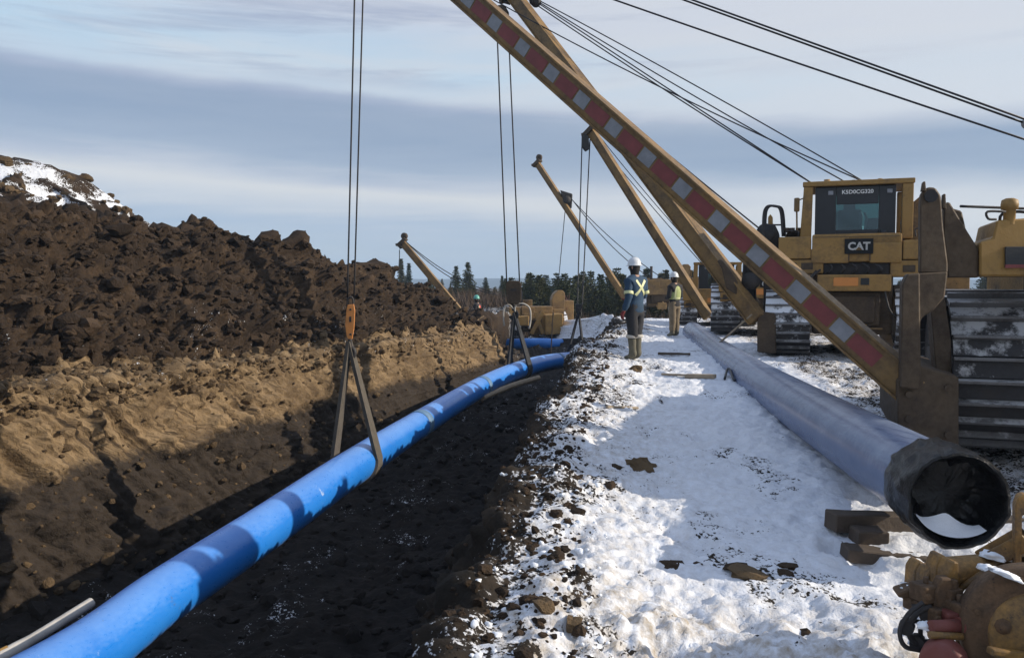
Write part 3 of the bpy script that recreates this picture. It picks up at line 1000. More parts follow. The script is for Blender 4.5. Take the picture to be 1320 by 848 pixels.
# ------------------------------------------------------------------ odds and ends on the lane
def gpt(u, v, lift=0.0):
    """ground point seen at pixel (u, v): march along the ray"""
    Y = 2.6
    while Y < 60:
        p = P(u, v, Y)
        if p.z <= ground_z(p.x, p.y): break
        Y += 0.03
    p.z = ground_z(p.x, p.y) + lift
    return p


timber('wooden_plank', gpt(884, 487, .03), gpt(922, 489, .04), 0.12, 0.06, 'brown plank on the snow, nearest the small black strap', 'plank', 'wood_pale')
timber('wooden_plank', gpt(853, 484, .02), gpt(888, 487, .03), 0.06, 0.03, 'thin brown plank lying end to end with the wider brown plank', 'plank', 'wood_pale')
timber('wooden_stick', gpt(782, 527, .02), gpt(822, 529, .03), 0.04, 0.03, 'short tan stick lying in the snow near the trench edge', 'stick', 'wood_pale')
timber('wooden_stick', gpt(848, 457, .02), gpt(890, 458, .02), 0.05, 0.045, 'dark stick on the snow behind the nearer worker', 'stick')
bm = NB(); tube(bm, spline([gpt(934, 491, .02), gpt(938, 484, .10), gpt(942, 486, .08), gpt(946, 492, .02), gpt(950, 491, .03)], 5), 0.018, 7)
tag(obj('strap_scrap', bm, MAT['black']), 'small loop of black strap lying on the snow', 'strap')
# survey lath leaning on the frosted pipe
a, b = gpt(915, 455, 0.03), P(970, 405, 15.2)
bm = NB(); beam(bm, a, b, 0.035, 0.035)
tag(obj('wooden_lath', bm, MAT['wood_pale']), 'thin wooden lath leaning over the frosted pipe towards the machine', 'lath')

clods = [(825, 602, .13, 'clod_tan', 'tan clod with a pointed top alone on the snow, beside the trench edge'),
         (793, 602, .05, 'clod', 'small brown clod left of the pointed tan clod'),
         (787, 627, .06, 'clod', 'brown clod on the snow below the pointed tan clod'),
         (818, 478, .13, 'clod_tan', 'big brown clod just in front of the nearer worker\'s boots'),
         (868, 730, .07, 'clod', 'dark clod in a snow hollow, left of the wide brown mud patch'),
         (962, 738, .085, 'clod_tan', 'wide brown clod in the middle of the snow lane, near the photographer'),
         (946, 729, .06, 'clod', 'dark clod beside the wide brown clod in the lane'),
         (1014, 729, .05, 'clod', 'dark flat clod nearest the timber skids, upper of a pair'),
         (1008, 738, .05, 'clod', 'dark flat clod nearest the timber skids, lower of a pair'),
         (738, 806, .055, 'clod_tan', 'brown clod on the trench edge, nearest to the photographer'),
         (749, 813, .04, 'clod', 'reddish clod touching the nearest brown clod on the trench edge'),
         (900, 726, .03, 'clod', 'tiny dark clod between the two mud patches'),
         (1040, 818, .035, 'clod', 'tiny dark clod on the dirty snow at the bottom'),
         (702, 783, .06, 'clod_tan', 'brown clod jutting from the trench edge low in the picture')]
for u, v, s, m, lab in clods:
    p = gpt(u, v, -s * 0.1)
    if 0.1 <= s: o = scatter('soil_clod', [np.array([0., 0, 0])], [s], MAT[m], 3)
    else: o = scatter('soil_clod', [np.array([0., 0, 0])], [s], MAT[m], 2)
    o.location = p
    if 640 < v < 760 and u > 850: o.scale = (1.25, 1.25, .45)
    tag(o, lab, 'clod')
p = gpt(180, 733, 0.04)
# ------------------------------------------------------------------ pipelayers
def track_bm(bm, xc, wdt, y0, y1, zr, z0, npad=38, grouser=0.05):
    """closed chain of pads round a stadium loop; pads are shaped plates with a grouser bar"""
    r_ = zr
    zc = z0 + r_
    L = (y1 - y0) - 2 * r_
    tot = 2 * L + 2 * math.pi * r_
    for i in range(npad):
        s = tot * i / npad
        if s < L: c, t = Vector((0, y0 + r_ + s, zc - r_)), 0.0
        elif s < L + math.pi * r_:
            a = (s - L) / r_; c = Vector((0, y1 - r_ + r_ * math.sin(a), zc - r_ * math.cos(a))); t = a
        elif s < 2 * L + math.pi * r_: c, t = Vector((0, y1 - r_ - (s - L - math.pi * r_), zc + r_)), math.pi
        else:
            a = (s - 2 * L - math.pi * r_) / r_; c = Vector((0, y0 + r_ - r_ * math.sin(a), zc + r_ * math.cos(a))); t = math.pi + a
        pl_ = tot / npad * 0.47
        rot = Matrix.Rotation(t, 4, 'X')
        m = Matrix.Translation(Vector((xc, 0, 0)) + c) @ rot
        jw = random.uniform(-.012, .012)
        bx(bm, -wdt / 2 + jw, wdt / 2 + jw, -pl_, pl_, 0.0, 0.05, 0.008, 0, m)
        bx(bm, -wdt / 2 + jw, wdt / 2 + jw, -pl_, -pl_ + 0.028, -grouser, 0.01, 0.006, 1, m)
        bx(bm, -0.13, 0.13, -pl_ * 1.05, pl_ * 1.05, 0.05, 0.13, 0.01, 0, m)


def stripes(root, a, b, up_h, n, t0, t1, boom):
    """red / silver tape along the side web of a boom"""
    d, s, u = frame(a, b)
    bm = NB()
    for i in range(n):
        per = (t1 - t0) / n * 2; ta = t0 + per * (i // 2) + (per * 0.565 if i % 2 else 0); tb = t0 + per * (i // 2) + (per if i % 2 else per * 0.565)
        ln = 0.0 if i % 2 == 0 else 0.012
        pa, pb = a.lerp(b, ta + ln * .2), a.lerp(b, tb - ln * .2)
        sk = d * (up_h * 0.35)
        for sg in (-1, 1):
            o = s * (sg * 0.0685)
            q = [pa - u * up_h / 2 + o, pb - u * up_h / 2 + o, pb + u * up_h / 2 + o, pa + u * up_h / 2 + o]
            prism(bm, q, s * sg * 0.003, mi=i % 2, bev=0)
    return obj('reflective_tape', bm, [MAT['red'], MAT['white_ref']], boom)


def boom_leg(bm, a, b, wd, ht, fl=0.03):
    """I-section leg: web with two wider flanges"""
    d, s, u = frame(Vector(a), Vector(b))
    beam(bm, a, b, wd * 0.62, ht - 2 * fl, bev=0)
    for sg in (1, -1):
        o = u * sg * (ht / 2 - fl / 2)
        beam(bm, Vector(a) + o, Vector(b) + o, wd, fl, bev=0.006)


def machine(label, rear_left, heading, cab=True, cab_dx=0.0, tank_dz=0.0, mat='yellow', trackmat='track', text=None, scale=1.0, zs=1.0, group='pipelayers working along the trench', far=False, badge=True):
    """side-boom tractor seen from behind; origin at the middle of its rear edge on the ground"""
    h = R(heading)
    fx = Vector((math.cos(h), -math.sin(h), 0)); fy = Vector((math.sin(h), math.cos(h), 0))
    o = Vector(rear_left) + fx * (1.49 * scale)
    root = thing('pipelayer', label, 'pipelayer', o, -h, group)
    root.scale = (scale, scale, scale * zs)
    Y_, D_, B_, S_ = MAT[mat], MAT['yellow_dirty'], MAT['black'], MAT['dark_steel']
    k = dict(parent=root, world=False)
    for sx in (-1, 1):
        bm = NB(); track_bm(bm, 1.1 * sx, 0.78, -0.05, 3.95, 0.66, 0.05, 26 if far else 52)
        tr = obj('track', bm, [MAT[trackmat], MAT['worn_steel']], **k)
        bm = NB()
        bx(bm, 1.1 * sx - .2, 1.1 * sx + .2, 0.55, 3.35, 0.28, 0.75, 0.03)
        for yy in (0.62, 3.3): cyl(bm, (1.1 * sx - .16, yy, 0.7), (1.1 * sx + .16, yy, 0.7), 0.52, 24)
        for yy in (1.1, 1.55, 2.0, 2.45, 2.9): cyl(bm, (1.1 * sx - .18, yy, 0.24), (1.1 * sx + .18, yy, 0.24), 0.12, 12)
        obj('roller_frame', bm, MAT['dark_steel'], tr, world=False)
    # rear case, belly, drawbar
    bm = NB()
    bx(bm, -.68, .68, 0.25, 1.5, 0.45, 1.62, 0.05); bx(bm, -.46, .46, 0.06, 0.3, 0.62, 1.28, 0.05); bx(bm, -.5, .5, 1.4, 3.9, 0.5, 1.2, 0.04)
    bx(bm, -.36, .36, 0.0, 0.1, 0.7, 1.2, 0.02)
    for xx in (-.3, -.1, .1, .3):
        for zz in (.75, 1.15): cyl(bm, (xx, 0.02, zz), (xx, -0.02, zz), 0.022, 8)
    obj('rear_case', bm, MAT['brown_steel'], **k)
    bm = NB()
    bx(bm, -.24, .24, -.35, 0.1, 0.46, 0.56, 0.02); bx(bm, -.2, .22, -.42, -.2, 0.36, 0.68, 0.03); cyl(bm, (.05, -.33, .3), (.05, -.33, .74), .035, 12)
    bx(bm, -.62, .5, -.02, .05, 0.57, 0.60, 0.01)
    obj('drawbar', bm, MAT['yellow_dirty'], **k)
    dz = tank_dz
    bm = NB()
    bx(bm, -.60, .62, -.12, .45, 1.30 + dz * .4, 1.62 + dz * .4, 0.025)
    bp = obj('rear_beam', bm, Y_, **k)
    if not far:
        bm = NB(); bx(bm, -.33, .08, -.128, -.11, 1.40 + dz * .4, 1.56 + dz * .4, 0.004); obj('label_plate', bm, MAT['orange'], bp, False)
        bm = NB(); bx(bm, .12, .26, -.128, -.11, 1.42 + dz * .4, 1.55 + dz * .4, 0.004); obj('label_plate', bm, MAT['black'], bp, False)
    # fuel tank: middle block and two stepped side boxes
    bm = NB()
    bx(bm, -.70, .78, -.05, .75, 1.86 + dz, 2.40 + dz, 0.045)
    bx(bm, -.70, -.08, -.09, .1, 1.84 + dz, 2.34 + dz, 0.03); bx(bm, .26, .78, -.09, .1, 1.84 + dz, 2.22 + dz, 0.03)
    if not far:
        for i in range(12):
            for zz in (1.90, 2.30): cyl(bm, (-.66 + .125 * i, -.04, zz + dz), (-.66 + .125 * i, -.102, zz + dz), .012, 6)
    tank = obj('fuel_tank', bm, Y_, **k)
    bm = NB()
    bm.free()
    for q in () if tank_dz == -.42 else ((-1.28, -.715, -.07, 1.2, 1.93, 2.36), (.795, 1.32, -.07, 1.2, 1.90, 2.26), (-1.24, -.50, -.04, 1.5, 1.64, 1.915), (.60, 1.34, -.04, 1.5, 1.58, 1.885)):
        bm = NB(); bx(bm, *q[:4], q[4] + dz, q[5] + dz, 0.03)
        fb = obj('fender_box', bm, Y_, **k)
        if far or q[5] > 2: continue
        for x0 in ((-1.16, -.88) if q[0] < 0 else (.80, 1.08)):
            bm = NB(); bx(bm, x0, x0 + .2, -.052, -.03, q[4] + .08 + dz, q[4] + .21 + dz, 0.006)
            obj('vent_grille', bm, MAT['brown_steel'], fb, False)
        if badge:
            bm = NB(); bx(bm, -.155, .315, -.118, -.07, 2.01 + dz, 2.30 + dz, 0.012)
            bd = obj('badge', bm, MAT['black'], tank, False)
            t = text_bm('CAT', 0.20, 0.004, 0.008)
            t.transform(Matrix.Translation((.08, -.123, 2.15 + dz)) @ Matrix.Rotation(math.pi / 2, 4, 'X') @ Matrix.Scale(0.92, 4, (1, 0, 0)))
            obj('lettering', t, MAT['white'], bd, False)
            bm = NB(); prism(bm, [(.025, -.126, 2.082 + dz), (.135, -.126, 2.082 + dz), (.08, -.126, 2.145 + dz)], (0, -.006, 0), bev=0)
            obj('emblem', bm, MAT['yellow'], bd, False)
    # dark gap with hoses under the tank
    bm = NB()
    bx(bm, -.50, .60, 0.02, 1.2, 1.62 + dz * .4, 1.84 + dz, 0.01)
    for i in range(5): tube(bm, spline([(-.4 + .18 * i, -.02, 1.84 + dz), (-.35 + .2 * i, -.10, 1.74 + dz * .7), (-.45 + .22 * i, 0, 1.64 + dz * .4)], 4), .022, 7)
    obj('hydraulic_hoses', bm, S_, **k)
    if not far:
        # seams, bolts, grab handles and loose hoses
        bm = NB()
        for xx in (-.08, .265): bx(bm, xx - .006, xx + .006, -.095, -.088, 1.88 + dz, 2.24 + dz, 0)
        bx(bm, -.66, .74, -.095, -.088, 2.335 + dz, 2.343 + dz, 0)
        obj('panel_seam', bm, B_, tank, False)
        for x0 in (-1.15, 1.0):
            bm = NB(); tube(bm, spline([(x0, .02, 2.33 + dz), (x0, .0, 2.47 + dz), (x0 + .2, .0, 2.47 + dz), (x0 + .2, .02, 2.33 + dz)], 5), .013, 7)
            obj('grab_handle', bm, MAT['dark_steel'], **k)
        for i, (xa, za, xb, zb) in enumerate(((-.62, 1.7, -1.35, 1.2), (-.55, 1.72, -1.42, 1.35), (.5, 1.4, .72, .8), (-.5, 1.3, -.68, .7), (-.40, 1.25, -.72, .9))):
            if dz == -.42: break
            bm = NB(); tube(bm, spline([(xa, -.06, za + dz * .5), (xa * .6 + xb * .4, -.14, za * .5 + zb * .5 + dz * .5 - .12), (xb, .0, zb + dz * .5)], 6), .017, 7)
            obj('loose_hose', bm, S_, **k)
        bm = NB(); cyl(bm, (.5, .25, 2.38 + dz), (.5, .25, 2.47 + dz), .06, 14); obj('filler_cap', bm, B_, tank, False)
    # hood, exhaust
    bm = NB(); bx(bm, -.55, .55, 2.0, 4.05, 1.2, 2.28 + dz, 0.06); bx(bm, -.5, .5, 4.05, 4.3, .6, 1.9, 0.04)
    obj('hood', bm, Y_, **k)
    bm = NB(); cyl(bm, (-.25, 2.9, 2.2 + dz), (-.25, 2.9, 3.1 + dz), .07, 14)
    obj('exhaust_pipe', bm, S_, **k)
    # counterweight on the right
    bm = NB(); bx(bm, 1.55, 2.05, 1.2, 2.8, 0.75, 1.9, 0.05); beam(bm, (1.3, 1.6, 1.0), (1.75, 1.6, 1.4), .14, .16); beam(bm, (1.3, 2.4, 1.0), (1.75, 2.4, 1.4), .14, .16)
    obj('counterweight', bm, D_, **k)
    # winch housing behind the cab's right shoulder
    bm = NB()
    prism(bm, [(.86, .5, 2.2 + dz), (1.44, .5, 2.2 + dz), (1.46, .5, 3.02 + dz), (1.34, .5, 3.14 + dz), (1.12, .5, 3.14 + dz), (.92, .5, 2.95 + dz), (.84, .5, 2.7 + dz)], (0, .6, 0), bev=0.02)
    obj('winch_housing', bm, D_, **k)
    if cab:
        before = set(bpy.data.objects)
        z0, z1 = 2.36 + dz, 3.36 + dz
        # ROPS frame
        bm = NB()
        prism(bm, [(-.92, .28, z0 - .05), (-.72, .28, z0 - .05), (-.70, .28, z1), (-.86, .28, z1 + .02)], (0, .2, 0), bev=.02)
        bx(bm, .80, .98, .28, .46, z0 - .05, z1 + .0, .02)
        bx(bm, -.88, 1.0, .26, .42, z1 + .004, z1 + .10, .02); bx(bm, -.86, .98, .42, 1.9, z1 + .02, z1 + .09, .02)
        bx(bm, -.86, -.72, 1.7, 1.88, z0 - .05, z1, .02); bx(bm, .84, .98, 1.7, 1.88, z0 - .05, z1, .02)
        for xx, rr in ((-.46, .055), (.0, .035), (.44, .04)): cyl(bm, (xx, .5, z1 + .08), (xx, .5, z1 + .08 + rr * 1.4), rr, 10)
        obj('roll_bar', bm, Y_, **k)
        # cab shell with open window frames
        bm = NB()
        yb = .34
        bx(bm, -.66, -.30, yb, yb + .06, z0 + .02, z1 - .02, .012)
        bx(bm, .42, .70, yb, yb + .06, z0 + .02, z1 - .02, .012)
        bx(bm, -.295, .415, yb, yb + .06, z1 - .36, z1 - .02, .01)
        bx(bm, -.295, .415, yb, yb + .06, z0 + .02, z0 + .14, .01)
        for xx in (-.66, .62): bx(bm, xx, xx + .08, 1.55, 1.63, z0, z1 - .02, .01)
        bx(bm, -.66, .70, yb + .03, 1.63, z1 - .05, z1 - .005, .01); bx(bm, -.66, .70, yb + .03, 1.63, z0 - .05, z0 + .015, .01)
        bx(bm, -.66, -.6, yb + .07, 1.55, z0 + .02, z0 + .42, .01); bx(bm, .64, .70, yb + .07, 1.55, z0 + .02, z0 + .42, .01)
        bx(bm, -.05, .01, 1.56, 1.62, z0 + .3, z1 - .05, .005)
        cb = obj('cab', bm, B_, **k)
        bm = NB(); bx(bm, -.30, .42, yb + .015, yb + .027, z0 + .14, z1 - .36, 0)
        obj('rear_window', bm, MAT['glass'], cb, False)
        bm = NB(); bx(bm, -.58, .62, 1.58, 1.592, z0 + .3, z1 - .05, 0)
        obj('front_window', bm, MAT['glass'], cb, False)
        bm = NB(); bx(bm, -.26, .18, .85, 1.3, z0 - .02, z0 + .26, .05); bx(bm, -.26, .16, .78, .92, z0 + .2, z0 + .58, .05); bx(bm, -.16, .05, .8, .9, z0 + .5, z0 + .72, .04)
        bx(bm, .24, .5, 1.0, 1.4, z0, z0 + .42, .05); tube(bm, [(.21, .7, z0 + .1), (.24, .68, z0 + .4), (.20, .66, z0 + .5)], .022, 8)
        obj('seat', bm, S_, cb, False)
        bm = NB(); tube(bm, [(.13, .6, z0 + .18), (.16, .58, z0 + .42), (.12, .57, z0 + .5)], .02, 8)
        obj('lever', bm, MAT['white_ref'], cb, False)
        for xx in (-.44, .55):
            bm = NB(); bx(bm, xx, xx + .09, yb - .03, yb + .01, z1 - .17, z1 - .09, .012)
            obj('work_lamp', bm, MAT['white_ref'], cb, False)
        if text:
            t = text_bm(text, 0.105, 0.003, 0.002)
            t.transform(Matrix.Translation((.06, yb - .006, z1 - .125)) @ Matrix.Rotation(math.pi / 2, 4, 'X') @ Matrix.Scale(0.95, 4, (1, 0, 0)))
            obj('lettering', t, MAT['white'], cb, False)
        # mirror on its bracket
        bm = NB(); bx(bm, -1.03, -.93, .30, .37, z1 - .48, z1 - .2, .03); tube(bm, [(-.98, .34, z1 - .48), (-.97, .34, z1 - .85), (-.88, .36, z1 - .88)], .016, 7); tube(bm, [(-.95, .34, z1 - .25), (-.84, .36, z1 - .2)], .014, 6)
        obj('mirror', bm, D_, **k)
        if cab_dx:
            for ob in set(bpy.data.objects) - before:
                if ob.parent == root: ob.location.x += cab_dx
    return root, fx, fy


def cables(root, pairs, r_=0.012):
    for a, b, sag in pairs:
        n = 14
        pts = [Vector(a).lerp(Vector(b), i / n) - Vector((0, 0, sag * 4 * (i / n) * (1 - i / n))) for i in range(n + 1)]
        bm = NB(); tube(bm, pts, r_, 6)
        obj('cable', bm, MAT['cable'], root)


def sheave(bm, c, r_, ax, w=0.10):
    ax = Vector(ax).normalized(); c = Vector(c)
    lathe(bm, [(0.001, -w / 2), (r_, -w / 2), (r_, -w * .3), (r_ * .86, -w * .1), (r_ * .86, w * .1), (r_, w * .3), (r_, w / 2), (0.001, w / 2)], c, ax, 20)


def boom(root, foot, tip, ht, spread, fy, mat='yellow_dirty', head=0.35, taped=None, far=False):
    foot = Vector(foot); tip = Vector(tip)
    bm = NB()
    f2 = foot + fy * spread
    t2 = tip + fy * 0.12
    boom_leg(bm, foot, tip - fy * 0.0, 0.22 * ht / .27, ht, 0.022 * ht / .27)
    boom_leg(bm, f2, t2 + fy * .06, 0.18 * ht / .27, ht * 0.9, 0.022 * ht / .27)
    for t in (0.35, 0.68):
        beam(bm, foot.lerp(tip, t), f2.lerp(t2, t), .08, .10)
    b = obj('boom', bm, MAT[mat], root)
    # head: cross plate with two sheaves
    d, s, u = frame(foot, tip)
    bm = NB()
    beam(bm, tip - u * head * .75 - d * .02, tip + u * head * .75 - d * .02, .30, .16)
    beam(bm, tip + u * head * .35, tip + u * head * .95 + d * .14, .12, .12)
    sheave(bm, tip + u * head * .8 + d * .12, .16, s, .12)
    beam(bm, tip - u * head * .35, tip - u * head * .9 + d * .10, .12, .12)
    obj('boom_head', bm, MAT['brown_steel'], b)
    if taped: stripes(root, foot, tip, ht * 0.50, *taped, b)
    return b


# ---- the nearest machine (right edge of the picture)
near, nfx, nfy = machine('pipelayer cropped by the right picture edge, its boom striped with red and silver tape', P(1224, 588, 7.0), 20, cab=False, tank_dz=-0.42, mat='yellow_dirty', trackmat='track_near', text='K5D0CG320', badge=False)
B1F, B1T = P(1180, 506, 6.75), P(472, -118, 10.4)
boom(near, B1F, B1T, 0.265, 1.25, nfy, taped=(32, 0.045, 0.985))
# side frame that carries boom and winch: bracket, post, raked tower plate
bm = NB()
off = nfy * 0.16
pxprism(bm, [(1157, 566), (1157, 492), (1180, 470), (1236, 486), (1236, 585), (1205, 580)], 6.62, nfy * 1.9, bev=.012)
pxprism(bm, [(1161, 500), (1163, 366), (1170, 353), (1186, 352), (1187, 480), (1184, 502)], 6.55, nfy * 0.22, bev=.012)
pxprism(bm, [(1163, 372), (1170, 353), (1222, 350), (1218, 383), (1204, 400), (1190, 408), (1184, 420), (1168, 420)], 6.585, nfy * 0.2, bev=.012)
pxprism(bm, [(1208, 492), (1228, 492), (1226, 440), (1218, 384), (1200, 402)], 7.0, nfy * 0.3, bev=.008)
for u_, v_ in ((1172, 540), (1172, 508), (1222, 500), (1222, 560)): 
    p = P(u_, v_, 6.6); cyl(bm, p, p - nfy * 0.03, .028, 10)
obj('side_frame', bm, MAT['brown_steel'], near)
bm = NB()
pxprism(bm, [(1186, 352), (1186, 262), (1188, 248), (1196, 241), (1206, 242), (1213, 252), (1216, 292), (1222, 340), (1222, 352)], 6.6, nfy * 0.14, bev=.012)
pxprism(bm, [(1188, 246), (1190, 234), (1193, 234), (1194, 246)], 6.58, nfy * 0.1, bev=.004)
pxprism(bm, [(1215, 268), (1216, 250), (1219, 250), (1220, 270)], 6.66, nfy * 0.1, bev=.004)
pxprism(bm, [(1217, 262), (1224, 260), (1236, 280), (1262, 322), (1262, 358), (1222, 358), (1216, 300)], 6.72, nfy * 0.12, bev=.012)
pxprism(bm, [(1226, 268), (1240, 272), (1248, 308), (1236, 300)], 6.95, nfy * 0.5, bev=.012)
p = P(1200, 253, 6.59); cyl(bm, p, p + nfy * .2, .042, 14)
tw = obj('winch_tower', bm, MAT['brown_steel'], near)
bm = NB(); p = P(1200, 253, 6.585); cyl(bm, p, p - nfy * .02, .05, 14)
obj('pivot_pin', bm, MAT['dark_steel'], tw)
# filler neck, grab rail, dark panel with red line on the near machine's shoulder
bm = NB()
pxprism(bm, [(1263, 356), (1263, 312), (1280, 307), (1285, 284), (1340, 280), (1340, 356)], 6.68, nfy * 0.8, bev=.015)
p = P(1301, 283, 6.72); lathe(bm, [(.045, -.04), (.045, .08), (.062, .08), (.066, .12), (.06, .155), (.03, .17), (.001, .172)], p, (0, 0, 1), 18)
sh = obj('filler_box', bm, MAT['yellow'], near)
bm = NB(); tube(bm, spline([P(1284, 283, 6.66), P(1274, 282, 6.64), P(1273, 273, 6.64), P(1296, 273, 6.66)], 4), .010, 7)
obj('grab_rail', bm, MAT['dark_steel'], sh)
bm = NB(); pxprism(bm, [(1296, 344), (1296, 318), (1345, 318), (1345, 344)], 6.655, nfy * .03, bev=.004)
obj('panel', bm, MAT['black'], sh)
bm = NB(); pxprism(bm, [(1296, 345.5), (1296, 341), (1345, 341), (1345, 345.5)], 6.645, nfy * .02, bev=0)
obj('trim_line', bm, MAT['red'], sh)
# its cables out of the right edge of the frame
HT = P(1322, 158, 7.0)
bm = NB(); sheave(bm, HT + Vector((.03, 0, 0)), .05, nfy, .1); beam(bm, HT + Vector((.05, .03, 0)), HT + Vector((.5, .2, -.3)), .08, .08); beam(bm, HT + Vector((.5, .2, -.25)), HT + Vector((.55, .3, -1.9)), .12, .2)
obj('mast', bm, MAT['white_ref'], near)
cables(near, [(B1T + Vector((.15, 0, .25)), P(1324, 155, 7.0), .0), (B1T + Vector((.15, 0, .22)), P(1324, 160, 7.02), .0),
              (B1T + Vector((.1, .05, -.05)), P(1345, 188, 7.1), .03)], .0095)
cables(near, [(P(1238, 266, 6.9), P(1350, 270, 7.0), .0)], .012)

# ---- the machine seen square from behind
second, sfx, sfy = machine('pipelayer seen square from behind with glazed cab and badge on its fuel tank', P(986, 459, 15.3), 20, text='K5D0CG320', zs=0.93)
B2F, B2T = P(976, 412, 15.2), P(657, -12, 20.6)
boom(second, B2F, B2T, 0.30, 1.5, sfy, head=.42)
bm = NB()
pxprism(bm, [(976, 454), (976, 408), (985, 402), (1000, 404), (1000, 456)], 15.15, sfy * 1.7, bev=.02)
pxprism(bm, [(936, 372), (930, 346), (924, 336), (929, 334), (938, 345), (950, 362), (958, 385)], 15.45, sfy * .25, bev=.02)
obj('boom_bracket', bm, MAT['brown_steel'], second)
bm = NB()
pxprism(bm, [(984, 404), (984, 300), (990, 288), (998, 288), (1004, 300), (1006, 352), (1000, 404)], 15.6, sfy * .4, bev=.03)
pxprism(bm, [(956, 372), (958, 330), (966, 326), (972, 334), (974, 400), (968, 400)], 15.9, sfy * .4, bev=.03)
for u_, v_, r_ in ((988, 300, .17), (978, 345, .2), (992, 330, .18), (968, 362, .16)):
    sheave(bm, P(u_, v_, 15.5), r_, sfx * .4 + sfy, .14)
wf = obj('winch_frame', bm, MAT['dark_steel'], second)
bm = NB(); pxprism(bm, [(990, 290), (990, 280), (993, 276), (996, 280), (996, 292)], 15.5, sfy * .1, bev=.01)
obj('winch_drum', bm, MAT['yellow'], wf)
for Yk, du in ((15.3, 0), (15.8, 3)):
    bm = NB(); tube(bm, spline([P(984 + du, 318, Yk), P(984 + du, 280, Yk), P(988 + du, 267, Yk), P(998 + du, 266, Yk), P(1006 + du, 272, Yk), P(1009 + du, 305, Yk)], 5), .022, 7)
    beam(bm, P(985 + du, 290, Yk), P(1008 + du, 290, Yk), .03, .03)
    obj('handrail', bm, MAT['dark_steel'], second)
bm = NB(); pxprism(bm, [(1011, 305), (1016, 298), (1030, 297), (1036, 305)], 15.7, sfy * .5, bev=.03)
for u_ in (1014, 1021, 1029): p = P(u_, 300, 15.6); cyl(bm, p, p + Vector((0, 0, .09)), .05, 9)
obj('valve_bank', bm, MAT['brown_steel'], second)
T2 = P(690, 2, 20.4)
cables(second, [(T2, P(1046, 236, 15.9), .0), (T2 + Vector((0, .05, -.05)), P(1049, 238, 16.0), .04), (T2 + Vector((0, .1, .07)), P(1092, 236, 16.4), .06),
                (T2 + Vector((0, .1, .1)), P(1120, 238, 16.4), -.05), (P(632, -2, 20.2), P(1126, 240, 16.3), .12), (P(652, 22, 20.4), P(988, 302, 15.5), .05), (P(900, 268, 16.2), P(984, 310, 15.7), .02)], .015)
bm = NB(); beam(bm, B2T.lerp(B2F, -.02), T2 + Vector((.02, 0, .02)), .12, .14); sheave(bm, T2, .13, sfy, .16); beam(bm, B2T, P(650, 0, 20.5), .12, .14)
obj('sheave_block', bm, MAT['dark_steel'], second)

# ---- the third machine behind the second worker
third, tfx, tfy = machine('low-roofed pipelayer behind the second boom, partly hidden by the far worker', P(873, 424, 27.0), 12, cab=True, tank_dz=-0.8, scale=0.82)
B3F, B3T = P(913, 409, 25.5), P(761, 168, 28.6)
boom(third, B3F, B3T, 0.28, 1.5, tfy, head=.4)
cables(third, [(B3T + Vector((.1, 0, -.2)), P(905, 340, 26.5), .05), (B3T + Vector((.1, .1, .1)), P(925, 352, 26.5), .12)], .014)
# loose track carrier between the second and third machine: another tractor's left track
fourth, ffx, ffy = machine('pipelayer with snowy tracks half hidden behind the square-on machine and its boom', P(916, 429, 21.8), 14, cab=False, tank_dz=-0.75, scale=0.92)
B4F, B4T = P(806, 384, 40), P(692, 210, 43)

# ---- the two distant ones
fifth, gfx, gfy = machine('distant pipelayer behind the nearer worker, its thin boom reaching over the trench', P(812, 408, 40), 5, cab=False, mat='yellow_dirty', tank_dz=-0.6, far=True)
boom(fifth, B4F, B4T, 0.27, 1.6, gfy, head=.34)
bm = NB(); c_ = P(731, 258, 42); sheave(bm, c_, .2, gfy, .3); pxprism(bm, [(722, 245), (738, 250), (737, 268), (728, 268)], 42, gfy * .3, bev=.03)
obj('sheave_block', bm, MAT['dark_steel'], fifth)
cables(fifth, [(P(736, 256, 42), P(866, 366, 40.5), .3), (P(738, 258, 42), P(862, 372, 40.5), .5), (P(729, 266, 42), P(719, 372, 42), 0)], .022)
sixth, hfx, hfy = machine('distant pipelayer left of the hanging yellow block, its boom rising over the soil heap', P(650, 441, 38), -8, cab=False, mat='yellow_dirty', tank_dz=-0.75, far=True, badge=False)
B5F, B5T = P(612, 424, 39), P(518, 312, 40)
boom(sixth, B5F, B5T, 0.30, 1.5, hfy, head=.36)
cables(sixth, [(B5T + Vector((.1, 0, .1)), P(640, 378, 39.5), .35), (B5T + Vector((.1, .2, .1)), P(642, 380, 39.5), .5), (P(515, 322, 40), P(515, 350, 40), 0)], .022)
bm = NB(); pxprism(bm, [(513, 312), (519, 312), (519, 320), (515, 321)], 39.9, hfy * .25, bev=.02)
obj('sheave_block', bm, MAT['dark_steel'], sixth)
bm = NB(); pxprism(bm, [(703, 432), (703, 406), (726, 404), (726, 430)], 37.2, hfy * 1.2, bev=.03)
beam(bm, P(685, 430, 37.4), P(700, 402, 37.4), .14, .18); beam(bm, P(690, 402, 37.4), P(700, 430, 37.4), .12, .16)
pxprism(bm, [(668, 420), (668, 408), (682, 407), (682, 420)], 37.0, hfy * .5, bev=.03)
obj('counterweight_plates', bm, MAT['yellow'], sixth)
# ------------------------------------------------------------------ hook blocks, hoist ropes, belly slings
def ropes(owner, pairs, r_=.013): cables(owner, [(a, b, 0) for a, b in pairs], r_)


